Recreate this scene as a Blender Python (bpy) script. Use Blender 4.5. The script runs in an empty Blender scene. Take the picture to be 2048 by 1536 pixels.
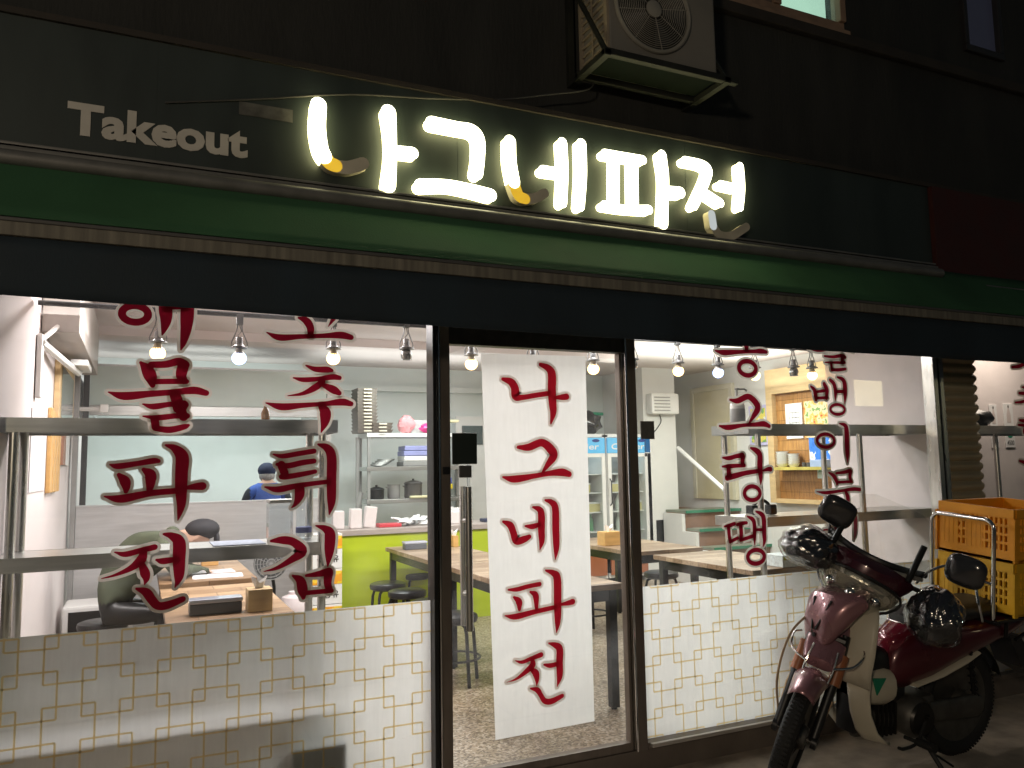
import bpy, bmesh, math, random
import numpy as np
from mathutils import Vector, Matrix, noise
from mathutils.geometry import tessellate_polygon
random.seed(7)
rad = math.radians
S = bpy.context.scene
COL = S.collection

# ------------------------------------------------------------------ camera
CAM_YAW, CAM_PITCH, CAM_ROLL, CAM_F = 24.918, 5.907, -1.007, 1600.0     # F in pixels of a 2048 wide frame
CAM_D, CAM_H = 3.6, 1.45
def cam_axes():
    y, p, r = rad(CAM_YAW), rad(CAM_PITCH), rad(CAM_ROLL)
    f = np.array([math.sin(y)*math.cos(p), math.cos(y)*math.cos(p), math.sin(p)])
    rt = np.array([math.cos(y), -math.sin(y), 0]); u = np.cross(rt, f)
    c, s = math.cos(r), math.sin(r)
    return np.array([c*rt+s*u, -s*rt+c*u, f])
AX = cam_axes()
CPOS = np.array([0, -CAM_D, CAM_H])
cd = bpy.data.cameras.new("camera"); cam = bpy.data.objects.new("camera", cd); COL.objects.link(cam)
cam.matrix_world = Matrix(((AX[0][0], AX[1][0], -AX[2][0], CPOS[0]), (AX[0][1], AX[1][1], -AX[2][1], CPOS[1]),
                           (AX[0][2], AX[1][2], -AX[2][2], CPOS[2]), (0, 0, 0, 1)))
cd.sensor_width = 36; cd.lens = 36*CAM_F/2048; cd.clip_start = 0.05; cd.clip_end = 500
S.camera = cam
def ray(px, py): return AX.T @ np.array([(px-1024)/CAM_F, (768-py)/CAM_F, 1.0])
def at(px, py, y=0.0):
    r = ray(px, py); return CPOS + (y-CPOS[1])/r[1]*r
def atz(px, py, z):
    r = ray(px, py); return CPOS + (z-CPOS[2])/r[2]*r

# ------------------------------------------------------------------ world, lamps, exposure
W = bpy.data.worlds.new("World"); S.world = W; W.use_nodes = True
wn = W.node_tree.nodes; bg = wn["Background"]
bg.inputs[0].default_value = (0.055, 0.075, 0.085, 1); bg.inputs[1].default_value = 0.30
S.view_settings.view_transform = 'Standard'; S.view_settings.look = 'None'
S.view_settings.exposure = 0.0; S.view_settings.gamma = 1.0
S.cycles.use_denoising = True
S.cycles.max_bounces = 10; S.cycles.transparent_max_bounces = 16; S.cycles.transmission_bounces = 8
S.cycles.diffuse_bounces = 5; S.cycles.glossy_bounces = 4
S.cycles.caustics_reflective = False; S.cycles.caustics_refractive = False
S.cycles.sample_clamp_indirect = 6.0
def lamp(name, kind, loc, power, color, size=0.5, size_y=None, aim=None):
    l = bpy.data.lights.new(name, kind); l.energy = power; l.color = color
    if kind == 'AREA':
        l.size = size
        if size_y: l.shape = 'RECTANGLE'; l.size_y = size_y
    else: l.shadow_soft_size = size
    o = bpy.data.objects.new(name, l); COL.objects.link(o); o.location = loc
    if aim is not None:
        o.rotation_euler = (Vector(aim)-Vector(loc)).to_track_quat('-Z', 'Y').to_euler()
    return o
lamp("street_light", 'AREA', (-3.4, -6.0, 2.9), 92, (1.0, 0.82, 0.60), 0.45, None, (2.4, 0, 0.3))
for k, (x, y, p, c) in enumerate([(0.5, 1.6, 70, (1.0, .93, .92)), (3.2, 2.2, 58, (.93, 1.0, .97)), (2.6, 4.6, 30, (.92, 1.0, .98)), (1.75, 1.7, 26, (.98, .98, 1.0)),
                       (5.7, 3.4, 60, (.97, 1.0, .90)), (0.5, 5.1, 44, (.90, 1.0, .98)), (3.0, 1.0, 22, (1.0, .95, .93))]):
    lamp("ceiling_and_fill_light", 'AREA', (x, y, 2.50), p*.84, c, 1.2, 0.12, (x, y, 0))
    lamp("ceiling_and_fill_light", 'AREA', (x, y, 2.34), p*.50, c, 2.2, 1.4, (x, y, 4))  # upward fill added without a fixture to brighten the ceiling
lamp("bay_light", 'AREA', (6.3, 0.4, 2.6), 13, (1.0, .84, .70), 0.8, 0.2, (6.3, .45, 0))

# ------------------------------------------------------------------ materials
MATS = {}
def nd(nt, t, **kw):
    n = nt.nodes.new(t)
    for k, v in kw.items(): setattr(n, k, v)
    return n
def pm(name, col, rough=0.6, metal=0.0, var=0.12, scale=6.0, bump=0.0, bscale=60.0, spec=0.5, coat=0.0, emit=None, estr=0.0, stretch=(1, 1, 1)):
    """principled material whose colour is broken up by noise"""
    if name in MATS: return MATS[name]
    m = bpy.data.materials.new(name); m.use_nodes = True; nt = m.node_tree
    b = nt.nodes["Principled BSDF"]
    tc = nd(nt, 'ShaderNodeTexCoord'); mp = nd(nt, 'ShaderNodeMapping'); mp.inputs['Scale'].default_value = stretch
    nt.links.new(tc.outputs['Object'], mp.inputs[0])
    no = nd(nt, 'ShaderNodeTexNoise'); no.inputs['Scale'].default_value = scale; no.inputs['Detail'].default_value = 5
    nt.links.new(mp.outputs[0], no.inputs['Vector'])
    mx = nd(nt, 'ShaderNodeMix', data_type='RGBA')
    nt.links.new(no.outputs[0], mx.inputs[0])
    mx.inputs[6].default_value = (*[max(0, c*(1-2*var)) for c in col], 1)
    mx.inputs[7].default_value = (*[min(1, c*(1+2*var)) for c in col], 1)
    nt.links.new(mx.outputs[2], b.inputs['Base Color'])
    b.inputs['Roughness'].default_value = rough; b.inputs['Metallic'].default_value = metal
    b.inputs['Specular IOR Level'].default_value = spec; b.inputs['Coat Weight'].default_value = coat
    if rough > 0.08:
        mr = nd(nt, 'ShaderNodeMapRange'); mr.inputs[3].default_value = rough*0.8; mr.inputs[4].default_value = min(1, rough*1.25)
        nt.links.new(no.outputs[0], mr.inputs[0]); nt.links.new(mr.outputs[0], b.inputs['Roughness'])
    if bump:
        n2 = nd(nt, 'ShaderNodeTexNoise'); n2.inputs['Scale'].default_value = bscale; n2.inputs['Detail'].default_value = 4
        nt.links.new(mp.outputs[0], n2.inputs['Vector'])
        bp = nd(nt, 'ShaderNodeBump'); bp.inputs['Strength'].default_value = bump; bp.inputs['Distance'].default_value = 0.01
        nt.links.new(n2.outputs[0], bp.inputs['Height']); nt.links.new(bp.outputs[0], b.inputs['Normal'])
    if emit:
        b.inputs['Emission Color'].default_value = (*emit, 1); b.inputs['Emission Strength'].default_value = estr
    MATS[name] = m; return m
def thin_glass(name, tint=(0.97, 0.99, 0.98), refl=0.04, rough=0.02, dust_haze=0.012):
    m = bpy.data.materials.new(name); m.use_nodes = True; nt = m.node_tree; nt.nodes.clear()
    out = nd(nt, 'ShaderNodeOutputMaterial'); tr = nd(nt, 'ShaderNodeBsdfTransparent'); tr.inputs[0].default_value = (*tint, 1)
    gl = nd(nt, 'ShaderNodeBsdfGlossy'); gl.inputs['Roughness'].default_value = rough
    lw = nd(nt, 'ShaderNodeLayerWeight'); lw.inputs[0].default_value = .5
    pw = nd(nt, 'ShaderNodeMath', operation='POWER'); pw.inputs[1].default_value = 5; nt.links.new(lw.outputs['Facing'], pw.inputs[0])
    fr = nd(nt, 'ShaderNodeMath', operation='MULTIPLY_ADD'); fr.inputs[1].default_value = .92; fr.inputs[2].default_value = .075; nt.links.new(pw.outputs[0], fr.inputs[0])
    mx = nd(nt, 'ShaderNodeMixShader'); nt.links.new(fr.outputs[0], mx.inputs[0]); nt.links.new(tr.outputs[0], mx.inputs[1]); nt.links.new(gl.outputs[0], mx.inputs[2])
    d1 = nd(nt, 'ShaderNodeBsdfDiffuse'); d1.inputs[0].default_value = (.6, .6, .57, 1)
    d2 = nd(nt, 'ShaderNodeBsdfTranslucent'); d2.inputs[0].default_value = (.75, .78, .80, 1)
    df = nd(nt, 'ShaderNodeMixShader'); df.inputs[0].default_value = .7; nt.links.new(d1.outputs[0], df.inputs[1]); nt.links.new(d2.outputs[0], df.inputs[2])
    tc = nd(nt, 'ShaderNodeTexCoord'); no = nd(nt, 'ShaderNodeTexNoise'); no.inputs['Scale'].default_value = 3.5; no.inputs['Detail'].default_value = 8
    nt.links.new(tc.outputs['Object'], no.inputs['Vector'])
    mr = nd(nt, 'ShaderNodeMapRange'); mr.inputs[1].default_value = .4; mr.inputs[2].default_value = .75; mr.inputs[4].default_value = dust_haze*2.5
    nt.links.new(no.outputs[0], mr.inputs[0])
    m2 = nd(nt, 'ShaderNodeMixShader'); nt.links.new(mr.outputs[0], m2.inputs[0]); nt.links.new(mx.outputs[0], m2.inputs[1]); nt.links.new(df.outputs[0], m2.inputs[2])
    nt.links.new(m2.outputs[0], out.inputs[0]); MATS[name] = m; return m
def film(name, col, trans=0.6, clear=0.0, rough=0.35, spread=0.0):
    """translucent adhesive film"""
    m = bpy.data.materials.new(name); m.use_nodes = True; nt = m.node_tree; nt.nodes.clear()
    out = nd(nt, 'ShaderNodeOutputMaterial')
    a = nd(nt, 'ShaderNodeBsdfTranslucent'); d = nd(nt, 'ShaderNodeBsdfDiffuse')
    tc = nd(nt, 'ShaderNodeTexCoord'); mp = nd(nt, 'ShaderNodeMapping'); mp.inputs['Scale'].default_value = (40, 40, 4)
    no = nd(nt, 'ShaderNodeTexNoise'); no.inputs['Scale'].default_value = 2.0; no.inputs['Detail'].default_value = 6
    nt.links.new(tc.outputs['Object'], mp.inputs[0]); nt.links.new(mp.outputs[0], no.inputs['Vector'])
    mx = nd(nt, 'ShaderNodeMix', data_type='RGBA'); nt.links.new(no.outputs[0], mx.inputs[0])
    mx.inputs[6].default_value = (*[c*.93 for c in col], 1); mx.inputs[7].default_value = (*[min(1, c*1.05) for c in col], 1)
    nt.links.new(mx.outputs[2], a.inputs[0]); nt.links.new(mx.outputs[2], d.inputs[0])
    s = nd(nt, 'ShaderNodeMixShader'); s.inputs[0].default_value = trans
    nt.links.new(d.outputs[0], s.inputs[1]); nt.links.new(a.outputs[0], s.inputs[2])
    last = s
    if clear > 0:
        r = nd(nt, 'ShaderNodeBsdfRefraction'); r.inputs['IOR'].default_value = 1.12; r.inputs['Roughness'].default_value = rough
        r.inputs[0].default_value = (*col, 1)
        s2 = nd(nt, 'ShaderNodeMixShader'); s2.inputs[0].default_value = clear
        nt.links.new(s.outputs[0], s2.inputs[1]); nt.links.new(r.outputs[0], s2.inputs[2]); last = s2
    nt.links.new(last.outputs[0], out.inputs[0]); MATS[name] = m; return m
def emis(name, col, strength):
    m = bpy.data.materials.new(name); m.use_nodes = True; nt = m.node_tree; nt.nodes.clear()
    out = nd(nt, 'ShaderNodeOutputMaterial'); e = nd(nt, 'ShaderNodeEmission'); e.inputs[0].default_value = (*col, 1); e.inputs[1].default_value = strength
    nt.links.new(e.outputs[0], out.inputs[0]); MATS[name] = m; return m
def planks(name, c1, c2, mortar, sx=.33, sy=.12, rough=.45, bias=0.0, axis='XY'):
    m = bpy.data.materials.new(name); m.use_nodes = True; nt = m.node_tree; b = nt.nodes["Principled BSDF"]
    tc = nd(nt, 'ShaderNodeTexCoord'); mp = nd(nt, 'ShaderNodeMapping')
    if axis == 'XZ': mp.inputs['Rotation'].default_value = (rad(90), 0, 0)
    if axis == 'ZX': mp.inputs['Rotation'].default_value = (rad(90), 0, rad(90))
    if axis == 'ZY': mp.inputs['Rotation'].default_value = (0, rad(90), 0)
    nt.links.new(tc.outputs['Object'], mp.inputs[0])
    br = nd(nt, 'ShaderNodeTexBrick'); br.inputs['Scale'].default_value = 1.0
    br.inputs['Brick Width'].default_value = sx; br.inputs['Row Height'].default_value = sy; br.inputs['Mortar Size'].default_value = .0025
    br.inputs['Color1'].default_value = (*c1, 1); br.inputs['Color2'].default_value = (*c2, 1); br.inputs['Mortar'].default_value = (*mortar, 1); br.inputs['Bias'].default_value = bias
    br.offset_frequency = 2; nt.links.new(mp.outputs[0], br.inputs['Vector'])
    mp2 = nd(nt, 'ShaderNodeMapping'); mp2.inputs['Scale'].default_value = (3, 30, 30) if axis == 'XY' else (30, 30, 3); nt.links.new(tc.outputs['Object'], mp2.inputs[0])
    no = nd(nt, 'ShaderNodeTexNoise'); no.inputs['Scale'].default_value = 2.0; no.inputs['Detail'].default_value = 7; nt.links.new(mp2.outputs[0], no.inputs['Vector'])
    mr = nd(nt, 'ShaderNodeMapRange'); mr.inputs[1].default_value = .25; mr.inputs[2].default_value = .75; mr.inputs[3].default_value = .55; mr.inputs[4].default_value = 1.3
    nt.links.new(no.outputs[0], mr.inputs[0])
    mu = nd(nt, 'ShaderNodeMix', data_type='RGBA', blend_type='MULTIPLY'); mu.inputs[0].default_value = 1
    nt.links.new(br.outputs[0], mu.inputs[6]); nt.links.new(mr.outputs[0], mu.inputs[7]); nt.links.new(mu.outputs[2], b.inputs['Base Color'])
    b.inputs['Roughness'].default_value = rough; MATS[name] = m; return m
def terrazzo(name, base, dark, light, scale=90):
    m = bpy.data.materials.new(name); m.use_nodes = True; nt = m.node_tree; b = nt.nodes["Principled BSDF"]
    tc = nd(nt, 'ShaderNodeTexCoord'); vo = nd(nt, 'ShaderNodeTexVoronoi'); vo.inputs['Scale'].default_value = scale
    nt.links.new(tc.outputs['Object'], vo.inputs['Vector'])
    cr = nd(nt, 'ShaderNodeValToRGB'); e = cr.color_ramp.elements; cr.color_ramp.interpolation = 'CONSTANT'
    e[0].color = (*dark, 1); e[0].position = 0; e[1].color = (*base, 1); e[1].position = .3
    x = cr.color_ramp.elements.new(.75); x.color = (*light, 1)
    sep = nd(nt, 'ShaderNodeSeparateColor'); nt.links.new(vo.outputs['Color'], sep.inputs[0]); nt.links.new(sep.outputs[0], cr.inputs[0])
    no = nd(nt, 'ShaderNodeTexNoise'); no.inputs['Scale'].default_value = 2.2; no.inputs['Detail'].default_value = 6; nt.links.new(tc.outputs['Object'], no.inputs['Vector'])
    mr = nd(nt, 'ShaderNodeMapRange'); mr.inputs[1].default_value = .3; mr.inputs[2].default_value = .7; mr.inputs[3].default_value = .6; mr.inputs[4].default_value = 1.15; nt.links.new(no.outputs[0], mr.inputs[0])
    mu = nd(nt, 'ShaderNodeMix', data_type='RGBA', blend_type='MULTIPLY'); mu.inputs[0].default_value = 1
    nt.links.new(cr.outputs[0], mu.inputs[6]); nt.links.new(mr.outputs[0], mu.inputs[7]); nt.links.new(mu.outputs[2], b.inputs['Base Color'])
    b.inputs['Roughness'].default_value = .38; MATS[name] = m; return m

M_CHAR = pm('charcoal_panel', (.025, .036, .036), .55, var=.38, scale=2.6, stretch=(1.5,1.5,.4), bump=.05, bscale=20)
M_UPPER = pm('dark_render', (.026, .027, .026), .85, var=.4, scale=2.5, stretch=(1.6,1.6,.35), bump=.4, bscale=30)
M_REDFASC = pm('dark_red_panel', (.05, .010, .009), .6, var=.25)
M_WALL = pm('white_wall_paint', (.70, .70, .68), .7, var=.03, scale=2.5, bump=.04, bscale=40)
M_WALLPINK = pm('wallpaper', (.72, .66, .65), .75, var=.03, scale=2.0, bump=.03, bscale=50)
M_MINT = pm('pale_mint_wall', (.72, .77, .75), .7, var=.03, scale=2.5)
M_CEIL = pm('ceiling_paint', (.70, .62, .60), .8, var=.05, scale=1.5)
M_GREENPANEL = pm('lime_green_panel', (.46, .56, .022), .45, var=.10, scale=1.3, stretch=(1, 1, 8))
M_FLOOR = terrazzo('terrazzo_floor', (.33, .26, .18), (.15, .11, .07), (.50, .43, .34), 85)
M_MARBLE = pm('pale_stone_threshold', (.55, .52, .48), .3, var=.22, scale=5)
M_PAVE = pm('worn_pavement', (.42, .36, .30), .9, var=.35, scale=7, bump=.35, bscale=90)
M_STEP = pm('concrete_base', (.15, .125, .105), .85, var=.25, scale=5, bump=.3, bscale=60)
M_BRONZE = pm('dark_bronze_frame', (.19, .16, .135), .40, .5, var=.2, scale=4, stretch=(6, 6, 1))
M_STEEL = pm('brushed_steel', (.62, .61, .58), .28, 1.0, var=.08, scale=5, stretch=(12, 12, 1))
M_STEELH = pm('brushed_steel_shelf', (.52, .52, .50), .32, 1.0, var=.10, scale=5, stretch=(1, 12, 12))
M_CHROME = pm('chrome', (.75, .75, .74), .10, 1.0, var=.05)
M_ALU = pm('aluminium', (.55, .55, .54), .35, .9, var=.1)
M_SILLALU = pm('pale_aluminium_sill', (.62, .58, .54), .4, .5, var=.12, scale=9)
M_BLACK = pm('black_metal', (.014, .014, .015), .4, .2, var=.2)
M_BLACKPL = pm('black_plastic', (.016, .016, .017), .38, var=.2, scale=12)
M_BLACKGL = pm('gloss_black', (.010, .010, .012), .12, coat=.5, var=.2)
M_RUBBER = pm('tyre_rubber', (.013, .013, .013), .75, var=.25, scale=20, bump=.3, bscale=120)
M_GREY = pm('grey_plastic', (.32, .32, .31), .5, var=.1)
M_DKGREY = pm('dark_grey', (.07, .07, .07), .5, var=.15)
M_WHITE = pm('white_plastic', (.78, .78, .76), .4, var=.04)
M_PAPER = pm('paper', (.80, .80, .80), .8, var=.03)
M_GLASS = thin_glass('window_glass', dust_haze=.055)  # dust layer thickened to lay a milky haze over the panes
M_FRGLASS = thin_glass('fridge_glass', (.86, .90, .90), dust_haze=.004)
M_CLEARPL = thin_glass('clear_plastic', (.93, .93, .92), rough=.12, dust_haze=.05)
M_FILM = film('frosted_film', (.86, .88, .87), .72, .05, .45)
M_GOLD = film('gold_print', (1.0, .80, .46), .74)
M_BANNER = film('white_banner_film', (.86, .88, .87), .66)
M_RED = film('red_vinyl', (.44, .016, .05), .52)
M_RED_D = film('lightened_red_vinyl', (.66, .020, .05), .62); M_TAUPE_D = film('lightened_taupe_vinyl', (.86, .76, .71), .62)  # vinyl copies lightened in colour to offset light lost behind the banner
M_TAUPE = film('taupe_vinyl', (.62, .575, .525), .45)
M_WOODT = planks('patchwork_table_wood', (.46, .31, .18), (.25, .15, .08), (.10, .06, .03), .30, .15, .4)
M_WOODC = planks('grey_brown_table_wood', (.44, .33, .22), (.23, .15, .09), (.10, .07, .04), .8, .10, .4)
M_WOODN = planks('knotty_cedar_boards', (.46, .24, .08), (.34, .16, .05), (.14, .07, .02), .12, 2.0, .5, axis='ZY')
M_WOODE = pm('wood_edge', (.22, .12, .06), .5, var=.25, scale=8, stretch=(1, 1, 8))
M_PINE = pm('pine_board', (.58, .42, .22), .5, var=.15, scale=4, stretch=(1, 1, 6))
M_BAMBOO = pm('bamboo', (.60, .36, .13), .45, var=.15, scale=5, stretch=(1, 6, 6))
M_GREENF = pm('green_awning_fabric', (.044, .122, .062), .9, spec=.2, var=.22, scale=2.2, stretch=(1,1,.5), bump=.15, bscale=150)
M_NAVY = pm('navy_valance_fabric', (.014, .026, .038), .8, var=.35, scale=2.5, stretch=(1,1,.4), bump=.15, bscale=150)
M_LIT = emis('lit_letter_acrylic', (1.0, .97, .66), 6.5)
M_LITSIDE = emis('halo_letter_return', (1.0, .88, .40), 8.0)  # sides made to glow, imitating the halo on the sign band
M_AMBER = pm('burnt_amber_acrylic', (.60,.42,.08), .4, var=.6, scale=14, emit=(.90,.52,.03), estr=.75)
M_UNLIT = pm('unlit_acrylic', (.58,.54,.44), .4, var=.2, scale=9)
M_WARMB = emis('warm_bulb_glow', (1.0, .62, .24), 8)
M_COOLB = emis('cool_bulb_glow', (.42, .55, 1.0), 6)

# ------------------------------------------------------------------ mesh builder
ROOTLOC = {}
class MB:
    def __init__(s): s.v = []; s.f = []; s.m = []
    def add(s, verts, faces, mi=0, M=None):
        n = len(s.v)
        for p in verts:
            p = Vector(p); s.v.append(tuple(M @ p) if M is not None else tuple(p))
        for f in faces: s.f.append(tuple(i+n for i in f)); s.m.append(mi)
        return s
    def box(s, a, b, mi=0, M=None, bev=0.0):
        x0, y0, z0 = [min(a[i], b[i]) for i in range(3)]; x1, y1, z1 = [max(a[i], b[i]) for i in range(3)]
        if bev > 0:
            bm = bmesh.new(); bmesh.ops.create_cube(bm, size=1)
            for v in bm.verts: v.co = Vector(((x0+x1)/2+v.co.x*(x1-x0), (y0+y1)/2+v.co.y*(y1-y0), (z0+z1)/2+v.co.z*(z1-z0)))
            bmesh.ops.bevel(bm, geom=list(bm.edges), offset=min(bev, .45*min(x1-x0, y1-y0, z1-z0)), segments=2, affect='EDGES', profile=.6)
            bm.verts.index_update()
            s.add([v.co[:] for v in bm.verts], [[v.index for v in f.verts] for f in bm.faces], mi, M); bm.free(); return s
        vs = [(x0,y0,z0),(x1,y0,z0),(x1,y1,z0),(x0,y1,z0),(x0,y0,z1),(x1,y0,z1),(x1,y1,z1),(x0,y1,z1)]
        return s.add(vs, [(0,3,2,1),(4,5,6,7),(0,1,5,4),(1,2,6,5),(2,3,7,6),(3,0,4,7)], mi, M)
    def tube(s, path, r, n=8, mi=0, M=None, closed=False, cap=True):
        P = [Vector(p) for p in path]; k = len(P); rr = r if isinstance(r, (list, tuple)) else [r]*k
        rings = []; up = None
        for i in range(k):
            a = P[i-1] if (i > 0 or closed) else P[i]; b = P[(i+1) % k] if (i < k-1 or closed) else P[i]
            t = (b-a).normalized()
            if up is None:
                up = Vector((0,0,1)) if abs(t.z) < .9 else Vector((1,0,0))
            x = t.cross(up)
            if x.length < 1e-5: x = t.cross(Vector((0.3,1,0.2)))
            x.normalize(); y = x.cross(t).normalized(); up = y
            rings.append([P[i] + rr[i]*(math.cos(2*math.pi*j/n)*x + math.sin(2*math.pi*j/n)*y) for j in range(n)])
        vs = [v for R in rings for v in R]; fs = []
        for i in range(k if closed else k-1):
            i2 = (i+1) % k
            for j in range(n): fs.append((i*n+j, i*n+(j+1)%n, i2*n+(j+1)%n, i2*n+j))
        if cap and not closed: fs += [tuple(reversed(range(n))), tuple((k-1)*n+j for j in range(n))]
        return s.add(vs, fs, mi, M)
    def lathe(s, prof, c=(0,0,0), n=20, axis='Z', mi=0, M=None):
        vs = []
        for (r, h) in prof:
            for j in range(n):
                a = 2*math.pi*j/n; x, y = r*math.cos(a), r*math.sin(a)
                vs.append({'Z': (c[0]+x, c[1]+y, c[2]+h), 'Y': (c[0]+x, c[1]+h, c[2]+y), 'X': (c[0]+h, c[1]+x, c[2]+y)}[axis])
        k = len(prof); fs = []
        for i in range(k-1):
            for j in range(n): fs.append((i*n+j, i*n+(j+1)%n, (i+1)*n+(j+1)%n, (i+1)*n+j))
        fs += [tuple(reversed(range(n))), tuple((k-1)*n+j for j in range(n))]
        return s.add(vs, fs, mi, M)
    def ell(s, c, r, n=16, m=10, mi=0, M=None, fn=None):
        vs = []; fs = []
        for i in range(m+1):
            t = math.pi*i/m
            for j in range(n):
                a = 2*math.pi*j/n; d = Vector((math.sin(t)*math.cos(a), math.sin(t)*math.sin(a), math.cos(t)))
                k = fn(d) if fn else 1.0
                vs.append((c[0]+r[0]*d.x*k, c[1]+r[1]*d.y*k, c[2]+r[2]*d.z*k))
        for i in range(m):
            for j in range(n): fs.append((i*n+j, (i+1)*n+j, (i+1)*n+(j+1)%n, i*n+(j+1)%n))
        return s.add(vs, fs, mi, M)
    def loft(s, rings, mi=0, M=None, cap=True, closed=True):
        n = len(rings[0]); vs = [v for R in rings for v in R]; fs = []
        for i in range(len(rings)-1):
            for j in range(n if closed else n-1): fs.append((i*n+j, i*n+(j+1)%n, (i+1)*n+(j+1)%n, (i+1)*n+j))
        if cap and closed: fs += [tuple(reversed(range(n))), tuple((len(rings)-1)*n+j for j in range(n))]
        return s.add(vs, fs, mi, M)
    def prism(s, pts, fn, d0, d1, mi=0, M=None):
        """pts 2D outline; fn(a, b, d) -> 3D"""
        n = len(pts); vs = [fn(a, b, d0) for a, b in pts] + [fn(a, b, d1) for a, b in pts]
        tri = tessellate_polygon([[Vector((a, b, 0)) for a, b in pts]])
        fs = [tuple(t) for t in tri] + [tuple(i+n for i in reversed(t)) for t in tri]
        fs += [(i, (i+1)%n, n+(i+1)%n, n+i) for i in range(n)]
        return s.add(vs, fs, mi, M)
    def build(s, name, mats, parent=None, smooth=False, angle=40, solid=0.0):
        mats = mats if isinstance(mats, (list, tuple)) else [mats]
        me = bpy.data.meshes.new(name)
        V = s.v; loc = Vector((0,0,0))
        if parent is None:
            A = np.array(V); loc = Vector((float((A[:,0].min()+A[:,0].max())/2), float((A[:,1].min()+A[:,1].max())/2), float(A[:,2].min())))
        else:
            r = parent
            while r.parent: r = r.parent
            loc = ROOTLOC.get(r.name, Vector((0,0,0)))
        me.from_pydata([tuple(Vector(p)-loc) for p in V], [], s.f)
        for m in mats: me.materials.append(m)
        me.polygons.foreach_set('material_index', s.m)
        bm = bmesh.new(); bm.from_mesh(me); bmesh.ops.recalc_face_normals(bm, faces=bm.faces); bm.to_mesh(me); bm.free()
        if smooth:
            me.polygons.foreach_set('use_smooth', [True]*len(me.polygons))
            try: me.set_sharp_from_angle(angle=rad(angle))
            except Exception: pass
        o = bpy.data.objects.new(name, me); COL.objects.link(o)
        if solid:
            md = o.modifiers.new('solid', 'SOLIDIFY'); md.thickness = solid; md.offset = 0
        if parent is None: o.location = loc
        else: o.parent = parent
        return o
def tag(o, label, cat, group=None):
    o['label'] = label; o['category'] = cat
    if group: o['group'] = group
    return o
def struct(o): o['kind'] = 'structure'; return o
def thing(name, label, cat, loc=(0,0,0), group=None, local=False):
    o = bpy.data.objects.new(name, None); COL.objects.link(o); o.location = loc; o.empty_display_size = .1
    tag(o, label, cat, group); ROOTLOC[o.name] = Vector((0,0,0)) if local else Vector(loc)
    return o
def copy_tree(o, parent=None):
    c = o.copy(); COL.objects.link(c)
    if parent: c.parent = parent
    for ch in list(o.children): copy_tree(ch, c)
    return c
def again(proto, loc, label, rz=0.0, group=None):
    c = copy_tree(proto); c.location = loc; c.rotation_euler = (0, 0, rz); c['label'] = label
    if group: c['group'] = group
    return c
def text_faces(txt, size=1.0, bold=0.0):
    cu = bpy.data.curves.new('t', 'FONT'); cu.body = txt; cu.size = size; cu.offset = bold; cu.resolution_u = 3
    o = bpy.data.objects.new('t', cu); COL.objects.link(o)
    dg = bpy.context.evaluated_depsgraph_get(); me = bpy.data.meshes.new_from_object(o.evaluated_get(dg))
    V = [v.co.copy() for v in me.vertices]; F = [tuple(p.vertices) for p in me.polygons]
    bpy.data.objects.remove(o); bpy.data.curves.remove(cu); bpy.data.meshes.remove(me)
    return V, F
def put_text(mb, txt, fn, w, h=None, mi=0, bold=0.0):
    """fit text in a w x h box whose lower left is (0,0); fn(a,b) -> 3D"""
    V, F = text_faces(txt, 1.0, bold)
    xs = [v.x for v in V]; ys = [v.y for v in V]; x0, x1, y0, y1 = min(xs), max(xs), min(ys), max(ys)
    sx = w/(x1-x0); sy = sx if h is None else h/(y1-y0)
    mb.add([fn((v.x-x0)*sx, (v.y-y0)*sy) for v in V], F, mi)
def crom(P, n):
    """Catmull-Rom through tuples"""
    if len(P) < 3: return [tuple(np.array(P[0])*(1-t)+np.array(P[1])*t) for t in np.linspace(0, 1, n+1)]
    out = []; A = [np.array(p, float) for p in P]; A = [2*A[0]-A[1]] + A + [2*A[-1]-A[-2]]
    for i in range(1, len(A)-2):
        for k in range(n):
            t = k/n; a, b, c, d = A[i-1:i+3]
            out.append(.5*(2*b+(c-a)*t+(2*a-5*b+4*c-d)*t*t+(3*b-a-3*c+d)*t**3))
    out.append(A[-2]); return out

# ------------------------------------------------------------------ brush strokes (outline in the plane of the glass / fascia)
def stroke_outline(P, n=6, grow=0.0):
    """P: (x, z, width) in metres -> closed outline"""
    Q = crom(P, n); L = []; R = []; k = len(Q)
    for i in range(k):
        a = Q[max(i-1, 0)]; b = Q[min(i+1, k-1)]; d = np.array([b[0]-a[0], b[1]-a[1]]); d = d/(np.linalg.norm(d)+1e-9)
        nrm = np.array([-d[1], d[0]]); w = max(Q[i][2], .0005)/2+grow; c = np.array(Q[i][:2])
        L.append(c+nrm*w); R.append(c-nrm*w)
    def capp(c, d, w):
        a0 = math.atan2(d[1], d[0]); return [c+w*np.array([math.cos(a0+t), math.sin(a0+t)]) for t in (rad(60), rad(30), 0, rad(-30), rad(-60))]
    d1 = np.array(Q[-1][:2])-np.array(Q[-2][:2]); d0 = np.array(Q[0][:2])-np.array(Q[1][:2])
    e1 = capp(np.array(Q[-1][:2]), d1, max(Q[-1][2], .0005)/2+grow); e0 = capp(np.array(Q[0][:2]), d0, max(Q[0][2], .0005)/2+grow)
    return L, R, e0, e1
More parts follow.
